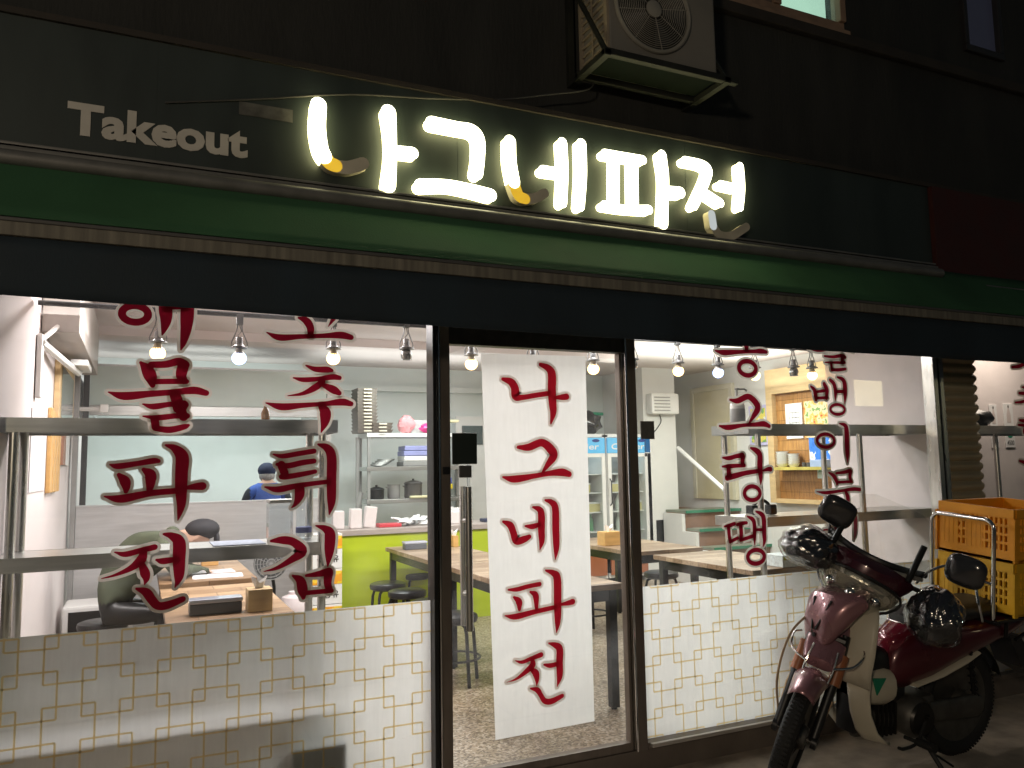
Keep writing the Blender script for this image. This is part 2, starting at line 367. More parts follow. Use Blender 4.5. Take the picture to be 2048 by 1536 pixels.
def stroke_mesh(mb, P, y, grow=0.0, mi=0, back=None, side_mi=None, n=6):
    L, R, e0, e1 = stroke_outline(P, n, grow); k = len(L)
    out = [*L, *e1, *reversed(R), *e0]
    c0 = len(out); N = len(out)
    vs = [(p[0], y, p[1]) for p in out]; fs = []
    for i in range(k-1): fs.append((i, i+1, N-len(e0)-1-(i+1), N-len(e0)-1-i))
    fs.append(tuple([k-1]+list(range(k, k+len(e1)))+[k+len(e1)]))
    fs.append(tuple([N-len(e0)-1]+list(range(N-len(e0), N))+[0]))
    mb.add(vs, fs, mi)
    if back is not None:
        vb = [(p[0], yy, p[1]) for yy in (y, back) for p in out]
        mb.add(vb, [(i, (i+1) % N, N+(i+1) % N, N+i) for i in range(N)], side_mi if side_mi is not None else mi)
def ring_mesh(mb, c, rx, rz, w, y, grow=0.0, mi=0, n=28):
    vs = []; h = w/2+grow
    for j in range(n):
        a = 2*math.pi*j/n; vs += [(c[0]+(rx+h)*math.cos(a), y, c[1]+(rz+h)*math.sin(a)), (c[0]+(rx-h*.85)*math.cos(a), y, c[1]+(rz-h*.8)*math.sin(a))]
    mb.add(vs, [(2*j, 2*((j+1) % n), 2*((j+1) % n)+1, 2*j+1) for j in range(n)], mi)
def lettering(name, parent, zooms, y=-.004, edge=.0122, mats=None):
    """zooms: list of (ox, oy, scale, strokes, rings); traced positions become metres on the glass plane"""
    mb = MB(); k = 0
    for ox, oy, sc, strokes, rings in zooms:
        def m(zx, zy): return at(ox+zx/sc, oy+zy/sc, y)
        for st in strokes:
            P = []
            for (a, b, w) in st:
                q = m(a, b); e = m(a, b+100); P.append((q[0], q[2], w*abs(q[2]-e[2])/100*1.03))
            stroke_mesh(mb, P, y-.0016-k*6e-5, 0, 0); stroke_mesh(mb, P, y-k*1e-5, edge, 1); k += 1
        for (a, b, rx, ry, w) in rings:
            q = m(a, b); qx = m(a+rx, b); qz = m(a, b+ry); s = abs(q[2]-m(a, b+100)[2])/100*w
            rX = abs(qx[0]-q[0]); rZ = abs(q[2]-qz[2])
            ring_mesh(mb, (q[0], q[2]), rX, rZ, s, y-.0016-k*6e-5, 0, 0); ring_mesh(mb, (q[0], q[2]), rX, rZ, s, y-k*1e-5, edge*.9, 1); k += 1
    return mb.build(name, mats or [M_RED, M_TAUPE], parent)
# ================================================================== GROUND
g = MB(); nx, ny = 60, 40
g.add([(-30,-30,-.10),(34,-30,-.10),(34,.02,-.10),(-30,.02,-.10)], [(0,1,2,3)])
struct(g.build('pavement', M_PAVE))
m = MB()
for (a, b) in [((-8, -1.06), (14, -1.06)), ((-8, -2.3), (14, -2.3))]:
    m.box((a[0], a[1]-.006, -.0999), (b[0], a[1]+.006, -.096))
for x in np.arange(-7.6, 14, 1.22): m.box((x-.004, -2.29, -.0999), (x+.004, -1.07, -.0965))
struct(m.build('pavement_joints', pm('joint_dirt', (.035,.030,.026), .95)))
m = MB(); m.box((-.9, .02, -.3), (8.2, 6.6, 0)); struct(m.build('interior_floor', M_FLOOR))

# ================================================================== BUILDING
FX = -.12                                   # face of the sign band
bld = thing('restaurant_building', 'dark two storey building with a lit glass fronted restaurant at street level', 'building', (2.4, 0, -.1))
m = MB()                                      # upper facade around the window openings
UW = [(3.02, 4.10, 4.235, 5.4), (5.28, 5.70, 4.36, 5.6)]
zs = 3.262
m.box((-4, -.02, zs), (3.02, .25, 6.2)); m.box((4.10, -.02, zs), (UW[1][0], .25, 6.2)); m.box((UW[1][1], -.02, zs), (10, .25, 6.2))
for (x0, x1, z0, z1) in UW: m.box((x0, -.02, zs), (x1, .25, z0)); m.box((x0, -.02, z1), (x1, .25, 6.2))
m.build('upper_wall', M_UPPER, bld)
m = MB()
m.box((-4, -.07, 4.13), (10, -.021, 4.20), bev=.01); m.box((-4, -.135, 3.235), (10, -.021, 3.262)); m.box((-4, -.10, 5.7), (10, -.021, 5.8))
m.build('cornice', pm('dark_cornice', (.035,.030,.026), .8, var=.3, bump=.2), bld)
m = MB(); m.box((-4, FX, 2.70), (4.66, .02, 3.234))
for x in (-1.3, .02, 1.35, 2.7, 4.0): m.box((x-.0015, FX-.001, 2.70), (x+.0015, FX, 3.234))
m.build('sign_band', M_CHAR, bld)
m = MB(); m.box((4.664, FX-.03, 2.62), (10, .02, 3.234)); m.build('red_sign_band', M_REDFASC, bld)['label'] = 'dark red sign band of the neighbouring bay'
m = MB(); m.box((-4, -.02, 2.332), (10, .20, 2.699)); m.build('lintel', M_UPPER, bld)
m = MB(); m.box((-4, -.035, -.30), (10, .06, .012)); m.build('base_kerb', M_STEP, bld)
# upper windows
FR_W = pm('painted_window_frame', (.30, .20, .14), .6, var=.2, scale=9, bump=.15)
M_CURT = emis('lit_room_curtain', (.50, .80, .62), 1.0)
w = MB(); x0, x1, z0, z1 = UW[0]
for a, b in [((x0, -.03, z0), (x1, .03, z0+.06)), ((x0, -.05, z1-.05), (x1, .03, z1)), ((x0, -.05, z0+.06), (x0+.05, .03, z1-.05)), ((x1-.05, -.05, z0+.06), (x1, .03, z1-.05)), ((3.50, -.04, z0+.06), (3.56, .02, z1-.05))]: w.box(a, b, bev=.006)
uw = w.build('upper_window', FR_W, bld)
w = MB(); w.box((x0-.04, -.06, z0-.035), (x1+.02, -.021, z0-.003), bev=.008); w.build('sill', FR_W, uw)
w = MB(); w.box((3.56, -.012, z0+.06), (x1-.05, -.006, z1-.05)); w.build('pane', M_GLASS, uw)
w = MB()                                     # curtain lit from the room behind
n = 40; V = []
for i in range(n+1):
    x = 3.56+(x1-.05-3.56)*i/n; yy = .06+.012*math.sin(i*1.3); V += [(x, yy, z0+.06), (x, yy, z1-.05)]
w.add(V, [(2*i, 2*i+2, 2*i+3, 2*i+1) for i in range(n)]); w.build('curtain', M_CURT, uw)
w = MB(); w.box((x0+.05, -.016, z0+.06), (3.50, -.008, z1-.05)); w.build('sash_panel', pm('drawn_blind', (.16,.12,.10), .7), uw)
w = MB(); x0, x1, z0, z1 = UW[1]
for a, b in [((x0, -.05, z0), (x1, .03, z0+.05)), ((x0, -.05, z1-.05), (x1, .03, z1)), ((x0, -.05, z0+.05), (x0+.04, .03, z1-.05)), ((x1-.04, -.05, z0+.05), (x1, .03, z1-.05))]: w.box(a, b, bev=.006)
uw2 = w.build('upper_window', pm('dark_frame', (.03,.028,.03), .5), bld)
w = MB(); w.box((x0+.04, -.01, z0+.05), (x1-.04, -.004, z1-.05)); w.build('pane', pm('painted_dusk_pane', (.05,.05,.075), .25, var=.3, scale=1.2, emit=(.16,.17,.26), estr=.045), uw2)  # dusk sky reflection painted as bluish tone and faint glow
# cable over the sign band, worn label strip
m = MB(); P = crom([at(330, 205, FX-.008), at(520, 198, FX-.008), at(700, 189, FX-.008), at(860, 197, FX-.008), at(1000, 199, FX-.008), at(1090, 190, FX-.008), at(1178, 178, FX-.008), at(1186, 150, -.03)], 6)
m.tube(P, .0042, 6); m.build('cable', M_DKGREY, bld, True)
m = MB(); a = at(478, 218, FX); b = at(585, 246, FX); m.box((a[0], FX-.004, b[2]+.0), (b[0], FX-.001, b[2]+.058)); m.build('worn_label_strip', pm('worn_label', (.10,.10,.095), .7, var=.5, scale=18), bld)

# interior shell (parts of the building)
m = MB(); m.box((-.72, .06, 0), (-.52, 6.6, 2.70)); m.build('left_wall', M_WALLPINK, bld)
m = MB(); m.box((-.52, 6.0, 0), (7.2, 6.2, 2.70)); m.box((-.52, 5.93, 2.40), (5.0, 5.999, 2.47)); m.build('back_wall', M_MINT, bld)
m = MB(); m.box((7.0, 1.0, 0), (7.2, 6.0, 2.70)); m.build('right_wall', M_WALL, bld)
m = MB(); m.box((-.72, .20, 2.70), (8.2, 6.2, 2.80))
m.box((-.52, 3.9, 2.62), (5.0, 4.2, 2.699)); m.box((2.75, .3, 2.58), (3.0, 3.9, 2.699))
m.build('ceiling', M_CEIL, bld)
m = MB(); m.box((5.86, 5.02, 0), (6.36, 5.999, 2.70)); m.build('wall_pier', M_WALL, bld)
m = MB(); m.box((6.0, 5.012, .42), (6.34, 5.019, .74)); m.build('pier_base_panel', M_BLACKGL, bld)
m = MB(); m.box((4.90, .12, 0), (5.02, 1.06, 2.70)); m.box((5.02, .76, 0), (8.2, .86, 2.70)); m.build('bay_partition', M_WALLPINK, bld)
# raised landing and steps
m = MB(); SZ = [.87, .66, .46, .26]
for k in range(4): m.box((6.15, 4.60-.26*k, 0), (6.999, 4.60-.26*k+(.40 if k == 0 else .26), SZ[k]-.03))
m.box((6.362, 5.001, 0), (6.999, 5.999, .84)); st = m.build('staircase', pm('brown_riser', (.26,.15,.10), .6, var=.2, scale=4), bld)
m = MB()
for k in range(4): m.box((6.14, 4.58-.26*k, SZ[k]-.029), (6.998, 4.58-.26*k+(.42 if k == 0 else .26), SZ[k]))
m.build('tread', pm('green_lino_tread', (.20,.22,.17), .5, var=.2), st)
m = MB()
for k in range(4): m.box((6.135, 4.565-.26*k, SZ[k]-.03), (6.998, 4.579-.26*k, SZ[k]+.004))
m.build('nosing', pm('green_nosing', (.03,.20,.11), .45), st)
m = MB(); m.tube([(6.37, 5.0, 1.66), (6.33, 4.05, 1.12)], .026, 8); m.build('handrail', M_WHITE, st, True)
m = MB(); m.prism([(5.0,0),(5.0,.83),(4.61,.83),(4.61,.62),(4.35,.62),(4.35,.42),(4.09,.42),(4.09,.22),(3.83,.22),(3.83,0)], lambda a, b, d: (d, a, b), 6.10, 6.148); m.build('stair_side', M_WALL, st)
# cream inner door on the right wall
M_CREAM = pm('cream_door', (.60,.54,.36), .5, var=.06, scale=2, stretch=(1,1,4))
m = MB(); m.box((6.965, 4.66, .975), (6.995, 5.40, 2.42), bev=.004); dr = m.build('inner_door', M_CREAM, bld)
m = MB()
for a, b in [((6.95, 5.40, .975), (6.998, 5.47, 2.49)), ((6.95, 4.59, .975), (6.998, 4.66, 2.49)), ((6.95, 4.66, 2.42), (6.998, 5.40, 2.49))]: m.box(a, b, bev=.004)
m.build('door_casing', pm('cream_casing', (.62,.58,.44), .5), dr)
m = MB(); m.lathe([(.012,0),(.012,.03),(.028,.04),(.032,.055),(.022,.072),(.0,.076)], (0,0,0), 14, 'X', M=Matrix.Translation((6.964,4.74,1.62))@Matrix.Rotation(math.pi,4,'Z')); m.build('door_knob', pm('brass', (.70,.50,.22), .25, 1.0), dr, True)
m = MB(); m.box((6.985, 4.2, 1.62), (6.998, 4.29, 1.74), bev=.004); m.build('light_switch', M_WHITE, bld)
# cedar lined alcove on the right wall
m = MB(); m.box((6.93, 2.86, .97), (6.998, 3.86, 2.56))
al = m.build('alcove', M_WOODN, bld)
m = MB()
for a, b in [((6.86, 3.78, .97), (6.929, 3.88, 2.56)), ((6.86, 2.84, 2.26), (6.929, 3.78, 2.56)), ((6.86, 2.84, .97), (6.929, 3.78, 1.02))]: m.box(a, b, bev=.004)
m.build('alcove_frame', M_PINE, al)
m = MB(); m.box((6.72, 2.88, 1.36), (6.929, 3.72, 1.38)); m.box((6.715, 2.88, 1.358), (6.72, 3.72, 1.392)); m.build('alcove_shelf', pm('mossy_shelf_edge', (.50,.42,.10), .5, var=.3), al)

# ------------------------------------------------------------------ shop front
def frame_box(name, boxes, mat, parent, bev=.004):
    m = MB()
    for a, b in boxes: m.box(a, b, bev=bev)
    return m.build(name, mat, parent)
def lattice(parent, x0, x1, z0, z1, ax, az, y, P=.1328, s=.047, w=.0076):
    m = MB(); k = 0
    i0 = int((x0-ax)/P)-2; i1 = int((x1-ax)/P)+2; j0 = int((az-z1)/P)-2; j1 = int((az-z0)/P)+2
    def bar(xa, xb, za, zb):
        nonlocal k
        xa, xb = max(x0, xa), min(x1, xb); za, zb = max(z0, za), min(z1, zb)
        if xb-xa < .001 or zb-za < .001: return
        yy = y-.00003*(k % 7); k += 1
        m.add([(xa, yy, za), (xb, yy, za), (xb, yy, zb), (xa, yy, zb)], [(0,1,2,3)])
    for i in range(i0, i1):
        for j in range(j0, j1):
            cx = ax+i*P; cz = az-j*P; e = (i+j) % 2 == 0; h = s/2
            zz = cz+h if e else cz-h
            bar(cx-h, cx+P+h, zz-w/2, zz+w/2)
            xx = cx-h if e else cx+h
            bar(xx-w/2, xx+w/2, cz-P-h, cz+h)
    return m.build('lattice_print', M_GOLD, parent)
def pane(name, x0, x1, z0, z1, parent, y=.0, mat=None):
    m = MB(); m.add([(x0,y,z0),(x1,y,z0),(x1,y,z1),(x0,y,z1)], [(0,1,2,3)]); return m.build(name, mat or M_GLASS, parent)
# left window
LX0, LX1 = -.64, 1.238
wl = frame_box('shop_window', [((LX0-.10, -.05, .0125), (LX0, .05, 2.33)), ((LX0, -.05, .0125), (LX1, .05, .05)), ((LX0, -.05, 2.30), (LX1, .05, 2.33))], M_BRONZE, bld)
pane('window_pane', LX0, LX1, .05, 2.30, wl)
pane('frosted_film', LX0, LX1, .05, .842, wl, .006, M_FILM)
lattice(wl, LX0, LX1, .05, .842, -.2889, .8118, .0042)
# door posts: dark channel and bright trim strips
for xa, xb, mt, nm, ya, yb in [(1.241, 1.262, M_BLACK, 'door_post', -.045, .05), (1.264, 1.272, M_CHROME, 'trim_strip', -.058, -.01), (1.274, 1.322, M_BRONZE, 'door_post', -.05, .05), (2.306, 2.318, M_CHROME, 'trim_strip', -.055, -.01), (2.320, 2.374, M_BRONZE, 'door_post', -.05, .05)]:
    frame_box(nm, [((xa, ya, .0125), (xb, yb, 2.33))], mt, bld, .003)
# door
dg = frame_box('entrance_door', [((1.323, -.025, .0125), (1.334, .02, 2.04)), ((2.288, -.025, .0125), (2.304, .02, 2.04)), ((1.334, -.028, .013), (2.288, .022, .055))], M_BRONZE, bld, .003)
frame_box('transom', [((1.323, -.03, 2.042), (2.318, .03, 2.329))], pm('smoky_transom', (.045,.045,.042), .4, var=.35, scale=22), bld, .003)
pane('door_glass', 1.334, 2.288, .055, 2.04, dg)
b = [at(963, 706), at(1172, 712), at(1190, 1443), at(992, 1481)]
m = MB(); m.add([(p[0], .006, p[2]) for p in (b[3], b[2], b[1], b[0])], [(0,1,2,3)]); m.build('white_banner', M_BANNER, dg)
h = MB()
for yy in (-.075, .06):
    xo = 1.402 if yy < 0 else 1.426
    h.tube([(xo, yy, .70), (xo, yy, 1.36)], .0165, 16); 
    for z in (.86, 1.20): h.tube([(xo, yy, z), (xo, -.004 if yy < 0 else .004, z)], .009, 10)
h.build('pull_handle', M_STEEL, dg, True)
def plate(name, px0, py0, px1, py1, mat, parent, r=.02):
    a = at(px0, py0); c = at(px1, py1); m = MB(); m.box((a[0], -.012, c[2]), (c[0], -.001, a[2]), bev=.0045); return m.build(name, mat, parent)
plate('lock_plate', 903, 866, 953, 928, pm('dark_green_plate', (.022,.030,.026), .35, var=.1), dg)
plate('notice_plate', 917, 931, 942, 955, M_DKGREY, dg)
m = MB(); a = at(866, 930, -.045); m.box((1.283, -.056, 1.42), (1.318, -.0505, 1.455), bev=.002); m.build('door_latch', M_BLACK, bld)
# right window
RX0, RX1 = 2.376, 4.70
wr = frame_box('shop_window', [((RX0, -.05, .0125), (RX1, .05, .045)), ((RX0, -.05, 2.30), (RX1, .05, 2.33))], M_BRONZE, bld)
frame_box('sill', [((RX0+.01, -.075, .026), (RX1-.01, -.051, .046))], M_SILLALU, wr)
pane('window_pane', RX0, RX1, .045, 2.30, wr)
pane('frosted_film', RX0, RX1-.02, .045, .812, wr, .006, M_FILM)
lattice(wr, RX0, RX1-.02, .045, .812, 2.4807, .6938, .0042)
frame_box('sill', [((LX0+.01, -.075, .026), (LX1-.01, -.051, .046))], M_SILLALU, wl)
a = at(1282, 842); c = at(1310, 878)
m = MB(); m.box((a[0], .003, c[2]), (c[0], .009, a[2])); m.build('notice_sticker', pm('sticker_back', (.13,.12,.11), .7, var=.35, scale=25), wr)
# mullion, slatted strip copying a reflection and the right bay window
for xa, xb, mt, nm in [(4.702, 4.742, M_STEEL, 'mullion'), (4.744, 4.758, M_BLACK, 'mullion'), (4.760, 4.80, M_STEEL, 'mullion')]:
    frame_box(nm, [((xa, -.035, .0125), (xb, .05, 2.33))], mt, bld, .003)
m = MB(); x0, x1 = 4.802, 5.13
z = .06; 
while z < 2.3:                                # curved slats of the imitated reflection
    r = [(x, -.012-.022*math.sin(math.pi*t), z+.062*t) for t in np.linspace(0, 1, 6) for x in (x0, x1)]
    m.add(r, [(2*i, 2*i+1, 2*i+3, 2*i+2) for i in range(5)]); z += .0655
m.box((x0, -.011, .0505), (x1, .004, 2.299))
m.build('shutter_reflection', pm('tan_reflected_slats', (.42,.37,.26), .45, .2, var=.15, scale=3), bld)  # built panel standing in for a shutter reflected in the glass
wb = frame_box('shop_window', [((4.802, -.05, .0125), (7.6, .05, .045)), ((4.802, -.05, 2.30), (7.6, .05, 2.33)), ((5.135, .055, .0125), (5.15, .12, 2.33))], M_BRONZE, bld)
pane('window_pane', 5.135, 7.6, .045, 2.30, wb)
pane('frosted_film', 5.14, 7.6, .045, .812, wb, .006, M_FILM)
lattice(wb, 5.14, 7.6, .045, .812, 2.4807, .6938, .0042)

# ------------------------------------------------------------------ traced glass lettering
A1 = (190, 600, 4.8); B1 = (190, 920, 4.8)
lettering('red_lettering', wl, [
 (*A1, [[(430,-60,40),(560,-55,70),(600,-30,40)], [(190,-5,30),(380,-12,60),(600,-15,50)],
   [(670,-200,60),(676,60,115),(682,180,100),(665,270,60),(645,335,14)], [(885,-250,80),(887,80,118),(876,260,100),(850,400,60),(825,478,14)], [(690,72,44),(870,66,44)],
   [(440,602,30),(495,660,100),(535,740,110),(552,818,50)], [(540,622,60),(680,618,66),(800,592,74),(862,622,85)], [(850,622,100),(828,720,95),(850,775,70)], [(560,785,50),(700,782,52),(876,782,50)],
   [(130,885,14),(280,922,76),(520,902,62),(760,885,56),(950,868,72),(1066,893,56)], [(768,915,95),(788,970,100),(800,1040,95)],
   [(460,1000,15),(560,1024,56),(720,1002,50),(862,1008,70)], [(850,1005,85),(828,1060,85),(850,1120,85)], [(462,1116,15),(600,1130,52),(760,1114,52),(882,1112,56)], [(572,1145,72),(582,1220,72)], [(580,1232,52),(720,1246,62),(860,1216,52),(895,1203,30)]],
  [(385,135,122,76,76)]),
 (*B1, [[(145,45,18),(220,60,55),(400,35,50),(560,8,56),(608,10,40)], [(230,142,40),(285,200,92),(300,260,70),(296,302,40)], [(468,92,40),(530,140,100),(532,230,80),(520,292,50)],
   [(90,350,14),(250,372,76),(520,320,60),(785,295,56)], [(680,-142,22),(765,-112,70),(835,-30,116),(830,120,112),(826,290,105),(828,420,80),(812,510,46),(795,578,10)], [(880,265,36),(960,255,62),(1030,250,76)],
   [(190,885,14),(290,905,52),(430,870,52),(572,836,56)], [(470,880,60),(440,960,90),(340,1040,56),(190,1105,26),(62,1138,8)], [(450,1005,60),(480,1085,86),(492,1140,60),(475,1192,14)], [(590,958,24),(650,970,60),(762,955,52)],
   [(660,710,24),(740,730,70),(806,790,112),(806,960,112),(806,1100,92),(792,1170,50),(768,1222,10)], [(398,1235,24),(490,1268,80),(545,1340,80),(605,1398,76),(700,1390,76),(842,1334,56)]], [])])
C1 = (510, 620, 5.486); D1 = (510, 880, 4.518)
lettering('red_lettering', wl, [
 (*C1, [[(540,-70,40),(700,-60,60),(860,-40,70)], [(880,-50,70),(872,60,66),(838,130,34),(803,182,8)], [(478,86,24),(560,118,80),(606,190,80),(608,270,62)], [(130,248,16),(270,302,70),(500,292,52),(750,284,50),(940,276,76),(1052,300,60)],
   [(560,610,20),(660,650,56),(790,655,66),(840,664,40)], [(420,745,16),(530,766,52),(700,756,50),(850,735,62),(926,745,50)], [(742,785,60),(660,850,72),(520,918,40),(360,942,10)], [(750,825,50),(860,875,86),(922,912,56)],
   [(120,1020,14),(290,1062,76),(520,1046,56),(760,1030,50),(950,1010,76),(1052,1030,56)], [(735,1065,80),(770,1130,120),(764,1230,92),(725,1342,12)]], []),
 (*D1, [[(165,130,15),(250,146,42),(400,122,46),(532,100,46)], [(198,220,30),(300,232,50),(420,206,50),(532,190,46)], [(240,332,50),(300,330,50),(420,310,46),(542,285,40)], [(238,225,72),(266,300,72)],
   [(90,425,16),(210,446,56),(400,410,46),(645,378,40)], [(402,440,85),(400,500,84),(370,570,44),(330,612,10)], [(570,40,20),(650,72,70),(690,150,86),(690,350,86),(690,520,80),(685,600,56),(670,672,12)],
   [(145,912,25),(250,904,70),(350,924,72),(425,1005,90),(330,1080,60),(200,1155,34),(80,1188,8)], [(550,775,15),(630,800,60),(675,850,96),(672,980,90),(664,1070,56),(655,1142,10)],
   [(340,1225,20),(408,1270,80),(430,1360,90),(436,1422,40)], [(462,1225,26),(560,1212,50),(660,1190,72)], [(664,1195,86),(655,1290,70),(670,1352,60)], [(470,1380,42),(690,1360,42)]], [])])
E1 = (990, 710, 5.689); F1 = (990, 980, 5.689); G1 = (990, 1240, 8.083)
lettering('red_lettering', dg, [
 (*E1, [[(88,275,40),(180,308,86),(225,380,96),(236,470,96),(300,484,60),(450,460,56),(602,438,56)], [(515,110,44),(600,148,80),(645,220,102),(645,400,102),(655,560,96),(660,660,76),(634,782,20)], [(690,485,40),(770,480,66),(812,474,70)],
   [(262,1050,40),(380,1050,80),(530,998,86),(635,1075,105),(662,1150,100),(590,1260,60),(538,1335,24)], [(90,1390,24),(220,1412,80),(450,1376,56),(620,1346,60),(760,1335,86),(842,1355,66)]], []),
 (*F1, [[(92,360,30),(170,400,80),(206,480,80),(240,580,82),(330,560,76),(390,530,50)], [(345,410,24),(420,416,60),(495,395,50)], [(430,195,24),(500,220,70),(526,280,86),(526,450,86),(530,580,70),(508,682,10)],
   [(570,115,24),(640,140,66),(684,210,86),(690,450,90),(696,650,76),(684,794,10)],
   [(150,1135,22),(250,1130,50),(380,1095,50),(505,1070,52)], [(215,1220,30),(270,1270,80),(276,1360,40)], [(402,1160,30),(460,1200,76),(470,1342,44)], [(112,1430,14),(230,1440,66),(450,1385,56),(672,1335,50)],
   [(575,915,24),(660,945,70),(705,1010,96),(710,1300,96),(712,1450,84),(708,1540,58),(697,1622,10)], [(757,1300,34),(830,1285,56),(882,1270,66)]], []),
 (*G1, [[(322,655,14),(430,680,56),(580,622,66),(742,560,82)], [(605,660,80),(600,730,110),(500,830,82),(340,950,40),(188,1006,8)], [(590,800,70),(655,860,120),(675,960,80),(670,1062,14)], [(790,720,34),(880,735,76),(985,715,70)],
   [(865,375,28),(970,405,90),(1040,470,124),(1040,700,124),(1042,900,110),(1000,1078,12)], [(570,1105,28),(680,1130,90),(735,1210,82),(800,1305,92),(910,1310,96),(1082,1225,70)]], [])], mats=[M_RED_D, M_TAUPE_D])
H1 = (1420, 680, 6.98); I1 = (1420, 890, 5.907)
lettering('red_lettering', wr, [
 (*H1, [[(310,-150,60),(330,-60,70),(330,0,60)], [(300,-10,50),(500,-10,60),(700,-25,60)], [(500,10,110),(508,120,66)], [(72,150,24),(190,176,76),(400,166,56),(600,160,52),(710,156,72),(782,168,50)],
   [(277,835,30),(380,850,76),(530,790,82),(638,880,98),(662,960,96),(600,1070,66),(538,1168,22)], [(130,1200,28),(250,1222,76),(450,1192,52),(640,1180,62),(750,1172,80),(822,1202,56)]], [(520,395,115,96,75)]),
 (*I1, [[(150,150,24),(220,156,52),(310,132,50),(382,122,66)], [(386,130,66),(380,205,60)], [(145,255,24),(230,250,52),(320,245,46),(402,240,50)], [(215,275,60),(222,350,70)], [(200,388,72),(300,362,66),(420,330,56),(565,308,50)],
   [(480,35,30),(545,68,70),(585,120,76),(586,260,80),(596,380,60),(596,468,12)], [(630,302,30),(680,286,50),(712,285,60)],
   [(168,962,22),(230,950,46),(285,930,46)], [(215,975,50),(225,1080,50),(236,1140,50)], [(238,1142,42),(325,1098,40)], [(318,942,40),(380,925,46),(428,918,40)], [(358,945,56),(366,1050,56),(360,1120,50)], [(365,1122,42),(505,1075,46)],
   [(440,845,24),(500,880,56),(520,940,56),(522,1080,50),(525,1182,10)], [(540,785,24),(600,815,56),(630,870,66),(636,1050,62),(640,1130,50),(622,1202,10)], [(540,1002,36),(605,1000,36)]],
   [(495,570,90,79,58), (540,1320,96,79,60)])])
J1 = (1600, 680, 6.98); K1 = (1600, 900, 8.08)
lettering('red_lettering', wr, [
 (*J1, [[(250,-120,60),(480,-130,70),(600,-90,80),(560,0,60)], [(440,20,70),(440,100,60)], [(110,105,30),(250,142,52),(450,112,50),(600,108,50),(740,152,46)], [(340,225,30),(450,236,42),(580,220,52),(624,240,52)], [(592,225,60),(588,315,52)], [(350,312,20),(450,315,36),(620,315,42)], [(432,320,46),(440,400,46)], [(440,415,46),(540,416,46),(632,405,40)],
   [(150,650,34),(198,700,62),(214,780,66),(220,842,38)], [(335,615,60),(370,700,72),(364,820,42)], [(235,722,40),(330,708,46)], [(220,812,42),(378,805,42)], [(418,560,50),(468,610,62),(490,700,66),(490,780,50),(488,852,10)], [(520,520,30),(590,552,62),(620,620,76),(626,760,70),(620,892,12)], [(515,720,46),(600,720,46)],
   [(545,1165,20),(618,1190,60),(645,1260,86),(652,1500,80),(657,1610,66),(661,1722,12)]], [(520,970,98,67,48), (355,1405,118,89,55)]),
 (*K1, [[(460,365,30),(540,420,72),(588,510,72),(590,560,38)], [(580,375,40),(700,360,52),(792,335,62)], [(812,345,76),(800,430,70),(820,500,56)], [(620,522,46),(830,510,46)],
   [(265,672,14),(420,690,56),(650,660,46),(850,632,62),(962,640,60)], [(738,685,62),(766,760,82),(770,860,70),(750,962,10)],
   [(700,1060,40),(770,1090,60),(800,1110,40)], [(480,1192,40),(580,1182,56),(655,1165,50)], [(380,1292,26),(500,1276,36),(625,1246,30)], [(560,1290,50),(490,1390,40),(420,1440,16)], [(560,1330,40),(640,1400,56)], [(860,1010,30),(890,1100,84),(886,1340,72),(868,1450,12)]], [])])
L1 = (1988, 700, 5.9)
lettering('red_lettering', wb, [(*L1, [[(212,202,30),(300,190,46),(380,150,50),(430,120,60)], [(420,60,50),(440,150,60),(560,215,40)], [(330,438,24),(400,448,42),(500,430,40)], [(295,510,34),(400,512,50),(540,490,50)], [(250,620,22),(340,610,36),(420,570,50)], [(430,560,50),(520,640,40)], [(300,828,30),(400,842,52),(520,830,40)], [(285,885,26),(400,892,42),(540,880,46)], [(302,1310,30),(400,1336,56),(520,1330,50)], [(660,300,40),(680,400,60),(680,650,60)]], [(410,962,62,52,36)])])
# ================================================================== ILLUMINATED SIGN
sg = thing('illuminated_sign', 'row of glowing cream channel letters on the dark sign band above the door', 'sign', (2.0, FX, 2.8))
M1 = (600, 180, 4.452); N1 = (990, 250, 3.864)
YF = FX-.05
def sign_letter(parts):
    """parts: (zoom, stroke, kind)"""
    faces = {'lit': MB(), 'amber': MB(), 'dead': MB(), 'pale': MB()}; k = 0; side = MB(); dside = MB()
    for (ox, oy, sc), st, kind in parts:
        P = []
        for (a, b, w) in st:
            q = at(ox+a/sc, oy+b/sc, YF); e = at(ox+a/sc, oy+(b+100)/sc, YF); P.append((q[0], q[2], w*abs(q[2]-e[2])/100*(.93 if kind == 'lit' else .90)))
        stroke_mesh(faces[kind], P, YF-k*1.5e-4+{'lit': 0, 'amber': .0014, 'dead': .0026, 'pale': .0010}[kind]); k += 1
        sd = MB(); stroke_mesh(sd, P, YF+.0045, back=FX, grow=-.0035)
        (side if kind == 'lit' else dside).add(sd.v, sd.f)
    return faces, side, dside
